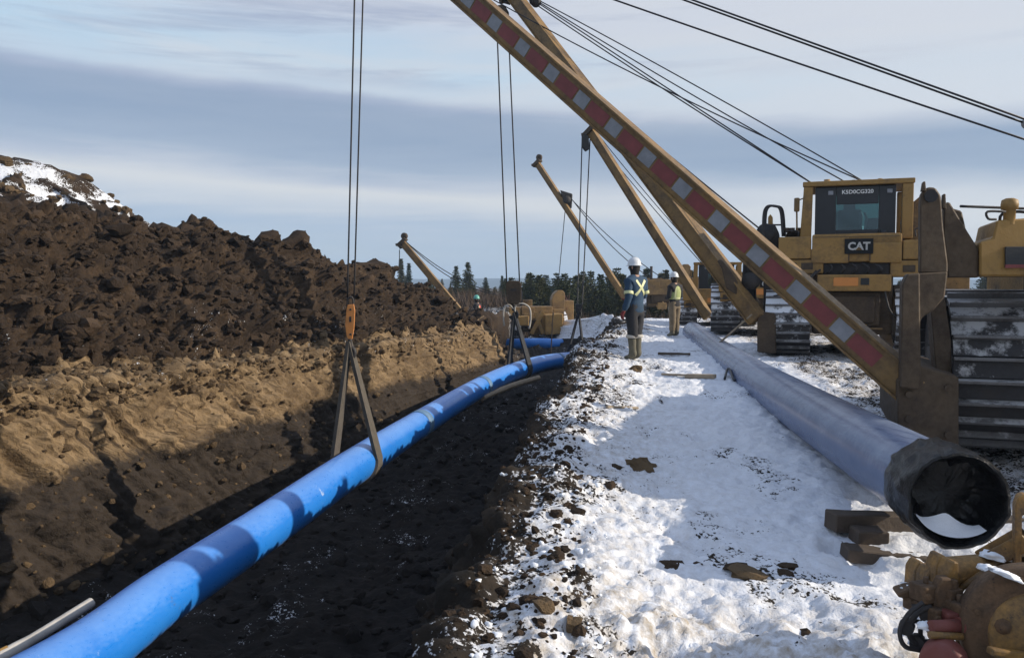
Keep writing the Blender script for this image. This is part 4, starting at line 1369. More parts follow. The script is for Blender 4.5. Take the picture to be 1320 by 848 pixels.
def belly_sling(label, t, apex, mat, wid=0.16, slip=0.35, group=None, par=0.0):
    """web sling: two legs from the hook round the underside of the pipe; slip moves one leg along the pipe"""
    c, d = pipe_at(t)
    apex = Vector(apex)
    s = d.cross(Vector((0, 0, 1))).normalized(); u = s.cross(d).normalized()
    r_ = PR + .012
    pts = []
    dist = (apex - c).dot(u)
    ta = math.acos(min(.98, r_ / max(dist, r_ * 1.1)))
    a0 = math.pi / 2 - ta
    n = 26
    lefta = math.pi - a0
    arc = []
    for i in range(n + 1):
        a = a0 - (2 * math.pi - (lefta - a0)) * i / n
        f = i / n
        arc.append(c + d * (slip * (f - .5)) + (s * math.cos(a) + u * math.sin(a)) * r_)
    pts = [apex.lerp(arc[0], k / 6) for k in range(6)] + arc + [arc[-1].lerp(apex, k / 6) for k in range(1, 7)]
    bm = NB()
    prev = None
    m = len(pts)
    for i, p in enumerate(pts):
        tg = (pts[min(i + 1, m - 1)] - pts[max(i - 1, 0)]).normalized()
        wv = (d - tg * d.dot(tg)).normalized()
        nv = tg.cross(wv)
        wk = 1.25 * wid * (0.55 + .45 * min(1, min(i, m - 1 - i) / 5))
        ring = [bm.verts.new(p + wv * (a * wk / 2) + nv * (b * .022)) for a, b in ((-1, -1), (1, -1), (1, 1), (-1, 1))]
        if prev:
            for k in range(4): bm.faces.new((prev[k], prev[(k + 1) % 4], ring[(k + 1) % 4], ring[k]))
        else: bm.faces.new(ring)
        prev = ring
    bm.faces.new(prev)
    o = obj('lifting_sling', bm, MAT[mat])
    return tag(o, label, 'sling', group)


def hook(bm, top, h, r_):
    x = Vector((1, 0, 0))
    pts = [top, top - Vector((0, 0, h * .45))]
    for i in range(9):
        a = R(90 - i * 32)
        pts.append(top - Vector((0, 0, h * .72)) + x * math.cos(a) * h * .22 + Vector((0, 0, math.sin(a) * h * .26)))
    tube(bm, spline(pts, 3), r_, 8)


# first lift: orange block
Y1 = 10.7
AP1 = P(450, 440, Y1)
root = thing('hook_block', 'slim orange hook block above the sling on the nearest lift', 'hook block', P(452, 412, Y1), 0)
bm = NB()
for dy in (-.07, .07): pxprism(bm, [(447, 434), (445, 420), (446.5, 400), (448, 393), (456, 392), (457.5, 400), (456.5, 422), (454, 437), (449, 437)], Y1 + dy, Vector((0, .022, 0)), bev=.004)
bk = obj('cheek_plate', bm, MAT['orange'], root)
bm = NB()
sheave(bm, P(452, 406, Y1 + .01), .05, (0, 1, 0), .10); sheave(bm, P(452, 424, Y1 + .01), .04, (0, 1, 0), .10)
for v_ in (399, 413, 431): p = P(451.5, v_, Y1 - .09); cyl(bm, p, p + Vector((0, .21, 0)), .014, 8)
pxprism(bm, [(450, 415), (450, 408), (453, 408), (453, 415)], Y1 - .074, Vector((0, .005, 0)), bev=0)
tube(bm, spline([P(448, 394, Y1), P(448.5, 386, Y1), P(452, 383, Y1), P(455, 386, Y1), P(455.5, 394, Y1)], 4), .014, 7)
obj('sheave', bm, MAT['dark_steel'], bk)
bm = NB(); hook(bm, P(451, 436, Y1), .26, .03)
bx_p = P(446, 452, Y1)
obj('hook', bm, MAT['dark_steel'], root)
ropes(near, [(B1T + Vector((-.12, 0, -.1)), P(447.5, 398, Y1 + .05)), (B1T + Vector((-.02, .05, -.1)), P(456, 398, Y1 + .05))], .0115)
belly_sling('muddy webbing sling round the blue pipe on the nearest lift', 4.05, AP1, 'strap', .17, -.36)

# second lift: brown block with hose loops
Y2 = 21.8
AP2 = P(663, 403, Y2)
root = thing('hook_block', 'square brown hook block with pale hose loops on the second lift', 'hook block', P(663, 378, Y2))
bm = NB()
for dy in (-.14, .10): pxprism(bm, [(653, 388), (652, 366), (655, 362), (669, 362), (672, 366), (672, 388), (668, 392), (657, 392)], Y2 + dy, Vector((0, .05, 0)), bev=.012)
bk = obj('cheek_plate', bm, MAT['brown_steel'], root)
bm = NB(); sheave(bm, P(662, 377, Y2), .17, (0, 1, 0), .16)
pxprism(bm, [(658, 375), (658, 372), (666, 372), (666, 375)], Y2 - .148, Vector((0, .006, 0)), bev=0)
obj('sheave', bm, MAT['dark_steel'], bk)
bm = NB(); hook(bm, P(662, 391, Y2), .42, .045); obj('hook', bm, MAT['dark_steel'], root)
bm = NB()
for pts in ([(664, 402), (664, 396), (668, 392), (676, 392), (683, 398), (684, 412), (682, 424)], [(662, 398), (656, 393), (650, 397), (649, 410), (650, 420)]):
    tube(bm, spline([P(u_, v_, Y2 - .05) for u_, v_ in pts], 4), .022, 8)
obj('hose_loop', bm, MAT['pole'], root)
ropes(second, [(P(640, 20, 20.6), P(653.5, 372, Y2 + .02)), (P(655, 30, 20.7), P(670, 370, Y2 + .02))], .018)
bm = NB(); sheave(bm, P(646, 18, 20.6), .18, (0.2, 1, 0), .2); pxprism(bm, [(638, 24), (640, 10), (646, 6), (653, 10), (655, 26), (648, 36)], 20.5, Vector((0, .08, 0)), bev=.015)
obj('sheave_block', bm, MAT['brown_steel'], second)
belly_sling('dark webbing sling round the blue pipe below the square brown block', 7.15, AP2, 'strap_dark', .24, -.3)

# third lift
Y3 = 26.6
AP3 = P(746, 402, Y3)
ropes(third, [(B3T + Vector((-.28, 0, -.2)), P(744, 404, Y3 + .1)), (B3T + Vector((.0, .1, -.3)), P(750, 404, Y3 + .1))], .02)
bm = NB(); pxprism(bm, [(751, 190), (750, 178), (754, 171), (759, 176), (760, 192), (755, 195)], 28.4, Vector((0, .2, 0)), bev=.02)
obj('sheave_block', bm, MAT['dark_steel'], third)
belly_sling('dark narrow sling at the far end of the blue pipe, furthest lift', 9.0, AP3, 'strap_dark', .2, -.3)
bm = NB(); hook(bm, P(746, 396, Y3), .3, .04); pxprism(bm, [(742, 402), (742, 392), (750, 392), (750, 402)], Y3, Vector((0, .15, 0)), bev=.02)
tag(obj('hook_block', bm, MAT['dark_steel']), 'small dark hook block at the top of the furthest sling', 'hook block')
# marker stake between second and third sling
a = gpt(711, 457, -.05)
bm = NB(); beam(bm, P(710, 456, 25), P(713, 402, 25), .09, .03); beam(bm, P(711, 420, 24.97), P(713.6, 404, 24.97), .10, .02)
tag(obj('survey_stake', bm, MAT['wood']), 'thin dark survey stake standing between the second and third slings', 'stake')
# ------------------------------------------------------------------ people
def skin(verts, edges, rads, levels=2, root_i=0):
    me = bpy.data.meshes.new('tmp_skin')
    me.from_pydata([tuple(v) for v in verts], edges, [])
    o = bpy.data.objects.new('tmp_skin', me); COL.objects.link(o)
    o.modifiers.new('skin', 'SKIN')
    ss = o.modifiers.new('sub', 'SUBSURF'); ss.levels = levels; ss.render_levels = levels
    sv = me.skin_vertices[0].data
    for i, r_ in enumerate(rads):
        sv[i].radius = r_ if isinstance(r_, (tuple, list)) else (r_, r_)
        sv[i].use_root = (i == root_i)
    dg = bpy.context.evaluated_depsgraph_get()
    res = bpy.data.meshes.new_from_object(o.evaluated_get(dg))
    bpy.data.objects.remove(o); bpy.data.meshes.remove(me)
    bm = bmesh.new(); bm.from_mesh(res); bpy.data.meshes.remove(res)
    return bm


def chain(spec, levels=2):
    """spec: dict name -> (pos, radius, parent)"""
    names = list(spec)
    v = [Vector(spec[n][0]) for n in names]; r_ = [spec[n][1] for n in names]
    e = [(names.index(spec[n][2]), i) for i, n in enumerate(names) if spec[n][2]]
    return skin(v, e, r_, levels)


MAT['skin'] = plain('skin', (0.42, 0.25, 0.18), 0.6, var=0.2)
MAT['navy'] = plain('blue_work_jacket', (0.022, 0.060, 0.115), 0.85, var=0.45, scale=7, bump=0.5)
MAT['charcoal'] = plain('dark_work_trousers', (0.022, 0.022, 0.026), 0.85, var=0.4, scale=7, bump=0.5)
MAT['khaki'] = plain('khaki_work_trousers', (0.20, 0.155, 0.10), 0.9, var=0.35, scale=7, bump=0.5)
MAT['gaiter'] = plain('muddy_olive_boots', (0.13, 0.12, 0.085), 0.85, var=0.5, scale=9, bump=0.4)
MAT['black_cloth'] = plain('black_jacket', (0.016, 0.016, 0.020), 0.85, var=0.3, scale=7, bump=0.5)
MAT['hivis'] = plain('yellow_green_vest', (0.36, 0.42, 0.16), 0.7, var=0.25)
MAT['redvest'] = plain('red_orange_vest', (0.55, 0.06, 0.04), 0.7, var=0.3)
MAT['tape'] = plain('pale_yellow_reflective_tape', (0.60, 0.62, 0.34), 0.5, var=0.2)
MAT['hat'] = plain('white_hard_hat', (0.66, 0.68, 0.70), 0.35, var=0.15)
MAT['hat_green'] = plain('green_hard_hat', (0.10, 0.36, 0.30), 0.35, var=0.15)
MAT['glove'] = plain('red_work_glove', (0.20, 0.03, 0.03), 0.85, var=0.4)
MAT['hair'] = plain('dark_hair', (0.015, 0.012, 0.010), 0.8)


def person(label, foot, top, turn, look, jacket, trousers, boots, hat, gloves='glove', vest=None, arm=('down', 'front'), x_tape=False, bands=False, tall_boots=True, legs_apart=0.10):
    """stands at foot facing +y turned by -turn degrees; height follows from the head point"""
    H = (top.z - foot.z) / 1.86
    root = thing('person', label, 'person', foot, -R(turn))
    root.scale = (H, H, H)
    k = dict(parent=root, world=False)
    la = legs_apart
    sp_ = {'pelvis': ((0, 0, .95), (.165, .12), None), 'waist': ((0, .005, 1.10), (.15, .11), 'pelvis'), 'chest': ((0, -.01, 1.30), (.175, .125), 'waist'),
           'collar': ((0, -.015, 1.45), (.10, .09), 'chest'), 'neck': ((0, 0.005, 1.53), .058, 'collar')}
    hd = Vector((0.02 * math.sin(R(look)), 0.02 * math.cos(R(look)), 0))
    sp_['skull_base'] = ((hd.x * .7, .01 + hd.y * .3, 1.60), (.07, .08), 'neck')
    sp_['skull'] = ((hd.x, .012 + hd.y * .5, 1.68), (.085, .098), 'skull_base')
    sp_['crown'] = ((hd.x, .01 + hd.y * .4, 1.755), (.06, .07), 'skull')
    fwd = Vector((math.sin(R(look)), math.cos(R(look)), 0)); sd_ = Vector((fwd.y, -fwd.x, 0))
    hc = Vector((hd.x, .012 + hd.y * .5, 1.665))
    for s in (-1, 1):
        n = 'L' if s < 0 else 'R'
        sp_['hip' + n] = ((s * .095, 0, .88), .098, 'pelvis')
        sp_['knee' + n] = ((s * (.095 + la * .15), .025 * s, .50), .066, 'hip' + n)
        sp_['calf' + n] = ((s * (.10 + la * .25), .0, .34), .060, 'knee' + n)
        sp_['ankle' + n] = ((s * (.10 + la * .3), -.02, .09), .042, 'calf' + n)
        sp_['toe' + n] = ((s * (.115 + la * .3), .14, .04), .04, 'ankle' + n)
        sp_['sh' + n] = ((s * .195, -.015, 1.42), .068, 'collar')
        am = arm if isinstance(arm, str) else arm[0 if s < 0 else 1]
        if am == 'down':
            pts = ((s * .25, -.06, 1.13), (s * .27, .03, .88))
        elif am == 'front':
            pts = ((s * .265, -.02, 1.15), (s * .10, .19, 1.10))
        else:
            pts = ((s * .30, -.05, 1.17), (s * .19, .10, 1.02))
        sp_['elbow' + n] = (pts[0], .052, 'sh' + n)
        sp_['wrist' + n] = (pts[1], .036, 'elbow' + n)
    body = obj('body', chain(sp_), MAT['skin'], smooth=True, **k)
    # face: nose, ears; hair below the hat
    bm = NB()
    f0 = hc + fwd * .088
    tube(bm, [f0 + Vector((0, 0, .03)), f0 + fwd * .016 + Vector((0, 0, -.012)), f0 + Vector((0, 0, -.022))], [.008, .014, .006], 7)
    obj('nose', bm, MAT['skin'], body, False)
    for s in (-1, 1):
        bm = NB(); c_ = hc + sd_ * (s * .088)
        tube(bm, [c_ + Vector((0, 0, .03)), c_ + sd_ * s * .012, c_ + Vector((0, 0, -.03))], [.012, .016, .008], 7)
        obj('ear', bm, MAT['skin'], body, False)
        bm = NB(); c_ = hc + fwd * .086 + sd_ * (s * .032) + Vector((0, 0, .022)); lathe(bm, [(.001, .006), (.008, .004), (.011, -.006)], c_, fwd, 10)
        obj('eye', bm, MAT['black'], body, False)
    bm = NB(); c_ = hc + fwd * .084 + Vector((0, 0, -.045)); beam(bm, c_ - sd_ * .022, c_ + sd_ * .022, .01, .008, bev=.002)
    obj('mouth', bm, MAT['red_brown'], body, False)
    bm = NB()
    lathe(bm, [(.075, -.13), (.082, -.075), (.094, -.04), (.099, .0), (.095, .05)], hc - fwd * .012, (0, 0, 1), 18)
    obj('hair', bm, MAT['hair'], body, False)
    # hands in gloves: palm, four fingers, thumb
    for s in (-1, 1):
        n = 'L' if s < 0 else 'R'
        wv = Vector(sp_['wrist' + n][0]); ev = Vector(sp_['elbow' + n][0])
        dd = (wv - ev).normalized()
        across = Vector((0, 1, 0)) - dd * dd.y
        if across.length < .2: across = Vector((0, 0, 1)) - dd * dd.z
        across.normalize()
        inn = dd.cross(across).normalized() * (1 if s < 0 else -1)
        hs = {'w': (wv - dd * .02, .036, None), 'p': (wv + dd * .05, (.043, .024), 'w'), 'q': (wv + dd * .085, (.043, .02), 'p')}
        for i, ln in enumerate((.068, .078, .074, .058)):
            b0 = wv + dd * .088 + across * (.030 - .02 * i)
            hs['f%d' % i] = (b0, .011, 'q')
            hs['g%d' % i] = (b0 + dd * ln * .5 + inn * .012, .0105, 'f%d' % i)
            hs['h%d' % i] = (b0 + dd * ln * .85 + inn * .036, .0085, 'g%d' % i)
        hs['t0'] = (wv + dd * .035 + across * .04, .014, 'p')
        hs['t1'] = (wv + dd * .075 + across * .058 + inn * .012, .0115, 't0')
        hs['t2'] = (wv + dd * .10 + across * .055 + inn * .026, .0095, 't1')
        obj('glove', chain(hs, 1), MAT[gloves], smooth=True, **k)
    # trousers
    tr = {'pelvis': ((0, 0, 1.0), (.165, .13), None), 'belt': ((0, 0, 1.10), (.16, .125), 'pelvis')}
    for s in (-1, 1):
        n = 'L' if s < 0 else 'R'
        tr['hip' + n] = ((s * .10, 0, .86), .128, 'pelvis')
        tr['mid' + n] = ((s * (.10 + la * .08), .012 * s, .68), .114, 'hip' + n)
        tr['knee' + n] = ((s * (.098 + la * .15), .025 * s, .50), .100, 'mid' + n)
        tr['hem' + n] = ((s * (.10 + la * .25), .0, .36 if tall_boots else .12), .092, 'knee' + n)
    bm = chain(tr)
    for v in bm.verts: v.co += v.normal * 0.013 * mnoise.noise(Vector((v.co.x * 8, v.co.y * 8, v.co.z * 14)))
    obj('trousers', bm, MAT[trousers], smooth=True, **k)
    for s in (-1, 1):
        bt = {'top': ((s * (.10 + la * .22), .005, .44 if tall_boots else .22), .088 if tall_boots else .07, None), 'mid': ((s * (.10 + la * .27), -.005, .26), .074, 'top'),
              'ank': ((s * (.10 + la * .3), -.02, .09), .062, 'mid'), 'heel': ((s * (.10 + la * .3), -.055, .045), .045, 'ank'), 'ball': ((s * (.112 + la * .3), .09, .045), (.052, .042), 'ank'), 'toe': ((s * (.118 + la * .3), .17, .04), (.046, .034), 'ball')}
        if not tall_boots: bt['mid'] = ((s * (.10 + la * .28), -.01, .15), .066, 'top')
        obj('boot', chain(bt), MAT[boots], smooth=True, **k)
        if tall_boots:
            bm = NB(); c_ = Vector((s * (.10 + la * .22), .005, .43)); lathe(bm, [(.092, -.03), (.102, -.02), (.104, .02), (.094, .03), (.08, .03)], c_, (0, 0, 1), 16)
            obj('boot_cuff', bm, MAT['pole'], **k)
    # jacket
    jk = {'hem': ((0, 0, .80), (.185, .15), None), 'low': ((0, 0, .93), (.19, .15), 'hem'), 'waist': ((0, .005, 1.10), (.18, .14), 'low'), 'chest': ((0, -.012, 1.31), (.205, .155), 'waist'), 'collar': ((0, -.015, 1.465), (.13, .115), 'chest'), 'neck': ((0, .0, 1.565), (.086, .09), 'collar')}
    for s in (-1, 1):
        n = 'L' if s < 0 else 'R'
        jk['sh' + n] = ((s * .20, -.015, 1.415), .088, 'collar')
        a_, b_ = Vector(sp_['sh' + n][0]), Vector(sp_['elbow' + n][0])
        jk['up' + n] = (a_.lerp(b_, .5), .078, 'sh' + n)
        jk['el' + n] = (sp_['elbow' + n][0], .068, 'up' + n)
        a_, b_ = b_, Vector(sp_['wrist' + n][0])
        jk['fa' + n] = (a_.lerp(b_, .5), .060, 'el' + n)
        jk['cf' + n] = (a_.lerp(b_, .97), .050, 'fa' + n)
    bm = chain(jk)
    for v in bm.verts:
        v.co += v.normal * 0.016 * mnoise.noise(Vector((v.co.x * 8, v.co.y * 8, v.co.z * 15)))
    bvh = BVHTree.FromBMesh(bm)
    jo = obj('jacket', bm, MAT[jacket], smooth=True, **k)

    def strip(name, path, wd, y0, dy, mat, parent, lift=.006):
        bm = NB(); prev = None
        for i, (x, z) in enumerate(path):
            a_ = Vector(path[max(i - 1, 0)]); b_ = Vector(path[min(i + 1, len(path) - 1)])
            t = (b_ - a_).normalized(); nn = Vector((-t.y, t.x)) * wd / 2
            row = []
            for sg in (-1, 1):
                q = Vector((x + nn.x * sg, y0, z + nn.y * sg))
                hit, nrm_, _, _ = bvh.ray_cast(q, Vector((0, dy, 0)))
                row.append(bm.verts.new((hit if hit else Vector((q.x, -.1 * dy, q.z))) - Vector((0, dy * lift, 0))))
            if prev: bm.faces.new((prev[0], prev[1], row[1], row[0]))
            prev = row
        return obj(name, bm, MAT[mat], parent, False, smooth=True)

    lerp2 = lambda a, b, n=12: [(a[0] + (b[0] - a[0]) * i / n, a[1] + (b[1] - a[1]) * i / n) for i in range(n + 1)]
    if x_tape:
        strip('reflective_tape', lerp2((-.12, 1.17), (.12, 1.44)), .05, -1, 1, 'tape', jo)
        strip('reflective_tape', lerp2((.12, 1.17), (-.12, 1.44)), .05, -1, 1, 'tape', jo, .008)
    if bands:
        for s in (-1, 1):
            n = 'L' if s < 0 else 'R'
            a_, b_ = Vector(sp_['sh' + n][0]), Vector(sp_['elbow' + n][0])
            c_ = a_.lerp(b_, .72)
            bm = NB(); lathe(bm, [(.0835, -.028), (.0855, -.02), (.0855, .02), (.0835, .028)], c_, (b_ - a_), 20)
            obj('sleeve_band', bm, MAT['tape'], jo, False)
    if vest:
        vk = {'hem': ((0, 0, 1.0), (.198, .158), None), 'waist': ((0, .003, 1.14), (.196, .158), 'hem'), 'chest': ((0, -.012, 1.31), (.212, .168), 'waist'), 'sho': ((0, -.014, 1.42), (.19, .13), 'chest'), 'top': ((0, -.014, 1.47), (.13, .115), 'sho')}
        bm = chain(vk); vb = BVHTree.FromBMesh(bm)
        vo = obj('vest', bm, MAT[vest], smooth=True, **k)
        bvh = vb
        strip('reflective_tape', lerp2((-.17, 1.10), (.17, 1.10)), .045, -1, 1, 'tape', vo)
        for s in (-1, 1): strip('reflective_tape', lerp2((.11 * s, 1.13), (.10 * s, 1.42)), .045, -1, 1, 'tape', vo)
    # hard hat: shell, brim, ridge
    c_ = hc + Vector((0, 0, .045)) - fwd * .004
    bm = NB()
    lathe(bm, [(.142, -.012), (.146, -.004), (.124, .004), (.121, .03), (.112, .072), (.085, .112), (.045, .134), (.001, .14)], c_, (0, 0, 1), 26)
    ht = obj('hard_hat', bm, MAT[hat], **k)
    bm = NB(); prev = None
    for i in range(9):
        a_ = math.pi * (.14 + .72 * i / 8); p = c_ + fwd * (math.cos(a_) * .122) + Vector((0, 0, .006 + math.sin(a_) * .135))
        row = [bm.verts.new(p + sd_ * q + Vector((0, 0, dz))) for q, dz in ((-.02, -.004), (-.012, .012), (.012, .012), (.02, -.004))]
        if prev:
            for j in range(3): bm.faces.new((prev[j], prev[j + 1], row[j + 1], row[j]))
        prev = row
    obj('ridge', bm, MAT[hat], ht, False, smooth=True)
    bm = NB()
    lathe(bm, [(.13, 0), (.168, -.006), (.17, -.002), (.13, .008)], c_ + Vector((0, 0, -.008)), (0, 0, 1), 12, 0, math.atan2(fwd.x, fwd.y) * 0 + 0, 2 * math.pi)
    bm.free()
    return root


p = gpt(818, 465)
person('person in a blue jacket with a pale X on the back, white hard hat', p, P(819, 331, p.y), -42, -20, 'navy', 'charcoal', 'gaiter', 'hat', arm=('down', 'front'), x_tape=True, bands=True, legs_apart=-.10)
p = gpt(869, 434)
person('person in khaki trousers and a yellow vest over a black jacket beside the frosted pipe', p, P(869, 350, p.y), -38, -20, 'black_cloth', 'khaki', 'gaiter', 'hat', gloves='black_cloth', vest='hivis', arm='front', tall_boots=False, legs_apart=0.0)
pz = P(615, 438, 36)
person('small distant person in a red vest behind the end of the soil heap', pz, P(615, 380, 36), -70, -20, 'black_cloth', 'charcoal', 'gaiter', 'hat_green', gloves='black_cloth', vest='redvest', arm='front', tall_boots=False)
# ------------------------------------------------------------------ conifers beyond the right of way
def needle_mat():
    M = Mat('conifer_needles', 0.8, spec=0.2)
    oi = M.n('ShaderNodeObjectInfo')
    c = M.ramp(oi.outputs['Random'], [(0.0, (0.040, 0.058, 0.022)), (0.5, (0.075, 0.082, 0.028)), (1.0, (0.12, 0.10, 0.036))])
    n = M.noise(9, 4, 0.6)
    M.color(M.mix(M.ramp(n, [(0.35, 0.0), (0.7, 0.7)]), c, (0.014, 0.020, 0.011)))
    return M.m


MAT['needles'] = needle_mat()
MAT['bark'] = plain('grey_brown_bark', (0.06, 0.045, 0.035), 0.9, var=0.4)
MAT['twig'] = plain('bare_brown_twigs', (0.085, 0.055, 0.035), 0.9, var=0.5)


def conifer_meshes(seed, width, levels, droop, gap):
    rg = random.Random(seed)
    V, Fc = [], []
    for i in range(levels):
        z = 0.08 + 0.88 * (i / (levels - 1)) ** 0.95
        L0 = 1.2 * width * (1 - z) ** 0.85 + 0.018
        nb = rg.randint(5, 8)
        a0 = rg.uniform(0, 6.28)
        for b in range(nb):
            if rg.random() < gap: continue
            a = a0 + 6.283 * b / nb + rg.uniform(-.3, .3)
            L = L0 * rg.uniform(.6, 1.2)
            dx, dy = math.cos(a), math.sin(a)
            m = max(3, int(L / 0.022))
            for j in range(m):
                t = (j + .6) / m
                r_ = L * t
                zz = z + L * (0.42 * t - droop * t * t) + rg.uniform(-.006, .006)
                c = Vector((dx * r_, dy * r_, zz))
                s = 0.027 * (1.25 - .5 * t) + 0.014 * L
                for q in range(3):
                    ax = Vector((rg.gauss(dx * .9, .6), rg.gauss(dy * .9, .6), rg.gauss(.35, .35))).normalized()
                    bx_ = ax.cross(Vector((rg.gauss(0, 1), rg.gauss(0, 1), rg.gauss(0, 1)))).normalized()
                    k0 = len(V)
                    l_ = s * rg.uniform(1.0, 1.9); w_ = s * rg.uniform(.28, .5)
                    V += [c - bx_ * w_, c + bx_ * w_, c + ax * l_ + bx_ * w_ * .3, c + ax * l_ - bx_ * w_ * .3]
                    Fc.append((k0, k0 + 1, k0 + 2, k0 + 3))
    me = bpy.data.meshes.new('crown')
    me.from_pydata([tuple(v) for v in V], [], Fc); me.materials.append(MAT['needles'])
    bm = NB()
    tube(bm, [(0, 0, -.06), (0.004, 0, .3), (-.003, .004, .65), (0, 0, .99)], [.018, .014, .008, .002], 7)
    for i in range(14):
        z = .1 + .06 * i; a = i * 2.4; L = width * (1 - z) * .8
        tube(bm, [(0, 0, z), (math.cos(a) * L, math.sin(a) * L, z + L * .3)], [.004, .0015], 4, caps=False)
    mt = bpy.data.meshes.new('trunk'); bm.to_mesh(mt); bm.free(); mt.materials.append(MAT['bark'])
    return me, mt


KINDS = [conifer_meshes(1, .24, 26, .35, .08), conifer_meshes(2, .30, 22, .25, .12), conifer_meshes(3, .17, 30, .45, .10),
         conifer_meshes(4, .34, 20, .15, .16), conifer_meshes(5, .27, 24, .3, .05), conifer_meshes(6, .11, 34, .5, .12)]


def far_ground(x, y):
    ri = int(np.argmin(np.abs(G['Y'] - y))); row = G['P'][ri]
    return float(np.interp(x, row[:, 0], row[:, 2]))


def conifer(u, vtop, Y, kind, label, group=None):
    top = P(u, vtop, Y)
    zb = far_ground(top.x, Y)
    H = max(top.z - zb, 1.2)
    root = thing('conifer_tree', label, 'conifer tree', (top.x, Y, zb - .03 * H), random.uniform(0, 6.28), group)
    k = H * random.uniform(.92, 1.12) if kind < 2 else H
    root.scale = (k, k, H * 1.02)
    for nm, me in zip(('crown', 'trunk'), KINDS[kind]):
        o = bpy.data.objects.new(nm, me); COL.objects.link(o); o.parent = root
    return root


conifer(517, 332, 95, 5, 'thin dark spire of a spruce, leftmost tree, rising just over the soil heap')
conifer(527, 338, 100, 5, 'second thin spruce spire from the left, just over the soil heap')
conifer(553, 356, 90, 2, 'small spruce behind the upper half of the leftmost boom')
conifer(588, 342, 72, 0, 'tall dense dark spruce right of the leftmost boom, left of a pair')
conifer(603, 337, 74, 0, 'tall dense dark spruce right of the leftmost boom, right of a pair and highest')
conifer(626, 357, 76, 4, 'rounded dark spruce between the tall pair and the hoist ropes')
spots = [(571, 372, 80, 4), (640, 371, 70, 3), (651, 364, 78, 2), (664, 368, 66, 3), (678, 366, 72, 1), (683, 352, 80, 2), (697, 360, 68, 1), (708, 372, 62, 3), (716, 352, 74, 1), (724, 362, 66, 0), (733, 372, 62, 3),
         (741, 356, 72, 2), (752, 350, 66, 1), (762, 345, 68, 4), (774, 360, 62, 3), (783, 352, 70, 0), (794, 344, 64, 1), (804, 355, 72, 4), (835, 345, 66, 2), (845, 362, 60, 3), (853, 350, 70, 2), (858, 346, 74, 5), (880, 358, 66, 4),
         (893, 350, 72, 0), (905, 362, 64, 3), (918, 352, 70, 1), (930, 347, 66, 4), (942, 356, 72, 2), (955, 350, 78, 0), (700, 374, 58, 3), (745, 376, 58, 4), (768, 376, 57, 3), (822, 368, 60, 1), (868, 366, 60, 0),
         (660, 378, 60, 4), (610, 374, 66, 3), (595, 382, 62, 1), (630, 381, 60, 3), (580, 386, 64, 4), (970, 352, 76, 1), (985, 360, 80, 4), (1003, 352, 82, 2), (1030, 356, 85, 1), (1060, 352, 84, 0), (1090, 350, 90, 4), (1130, 352, 86, 1),
         (1180, 354, 88, 0), (1240, 350, 90, 4), (1300, 352, 86, 1), (545, 366, 88, 1), (560, 372, 84, 0)]
for i, (u, v, Y, kd) in enumerate(spots):
    conifer(u + random.uniform(-2, 2), v + random.uniform(-3, 3), Y, kd, 'young green conifer in the belt of trees beyond the equipment', 'conifers beyond the equipment')
for i in range(46):
    u = random.uniform(635, 1010); Y = random.uniform(50, 62)
    conifer(u, random.uniform(350, 376), Y, random.choice((0, 1, 3, 3, 4)), 'young green conifer in the belt of trees beyond the equipment', 'conifers beyond the equipment')
for i in range(90):
    u = random.uniform(440, 1500); Y = random.uniform(85, 135)
    conifer(u, random.uniform(352, 372) , Y, random.choice((0, 1, 2, 3, 4)), 'young green conifer in the belt of trees beyond the equipment', 'conifers beyond the equipment')

# brown brush at the foot of the trees
V, Fc = [], []
for i in range(2600):
    Y = random.uniform(46, 66); x = random.uniform(-9, 30); z = far_ground(x, Y)
    h0 = random.uniform(.4, 1.5)
    for j in range(7):
        a = random.uniform(0, 6.28); t = Vector((math.cos(a) * .35, math.sin(a) * .35, 1)).normalized()
        b0 = Vector((x, Y, z)) + Vector((random.uniform(-.3, .3), random.uniform(-.3, .3), 0)); s = Vector((random.uniform(-1, 1), random.uniform(-1, 1), 0)).normalized() * .03
        k0 = len(V); V += [tuple(b0 - s), tuple(b0 + s), tuple(b0 + t * h0 * random.uniform(.5, 1))]; Fc.append((k0, k0 + 1, k0 + 2))
me = bpy.data.meshes.new('brush'); me.from_pydata(V, [], Fc)
tag(link('brush', me, MAT['twig']), 'bare brown brush along the foot of the conifers', 'brush', kind='stuff')
# bare reddish shrub right of the square hook block
bm = NB(); rg = random.Random(5); b0 = P(730, 412, 40)
for i in range(34):
    t = P(727 + rg.uniform(-12, 9), 384 + rg.uniform(-8, 16), 40 + rg.uniform(-.5, .5)); tube(bm, [b0 + Vector((rg.uniform(-.1, .1), 0, 0)), b0.lerp(t, .5) + Vector((rg.uniform(-.1, .1), 0, .1)), t], [.03, .018, .006], 4, caps=False)
MAT['red_twig'] = plain('reddish_twigs', (0.20, 0.10, 0.085), 0.9)
tag(obj('bare_shrub', bm, MAT['red_twig']), 'bare reddish shrub between the second and third slings', 'shrub')
# ------------------------------------------------------------------ tractor attachment in the lower right corner
YW = 3.45
p0 = P(1300, 840, YW)
root = thing('tractor_winch', 'worn yellow winch of a tractor in the lower right corner, with drum guards and hoses', 'winch', (p0.x, p0.y, -.34))
AX = Vector((-.30, -.94, .08)).normalized()
Yl, Dl = MAT['yellow_w'] if 'yellow_w' in MAT else MAT['yellow'], MAT['yellow_dirty']
MAT['yellow_chipped'] = paint('chipped_yellow_paint', (0.30, 0.165, 0.042), (0.075, 0.05, 0.03), amt=0.85, rough=0.5, scale=7)  # worn, chipped yellow of the corner winch
MAT['rust'] = paint('rusty_brown_casting', (0.13, 0.075, 0.038), (0.05, 0.035, 0.024), amt=0.7, rough=0.75, scale=6)
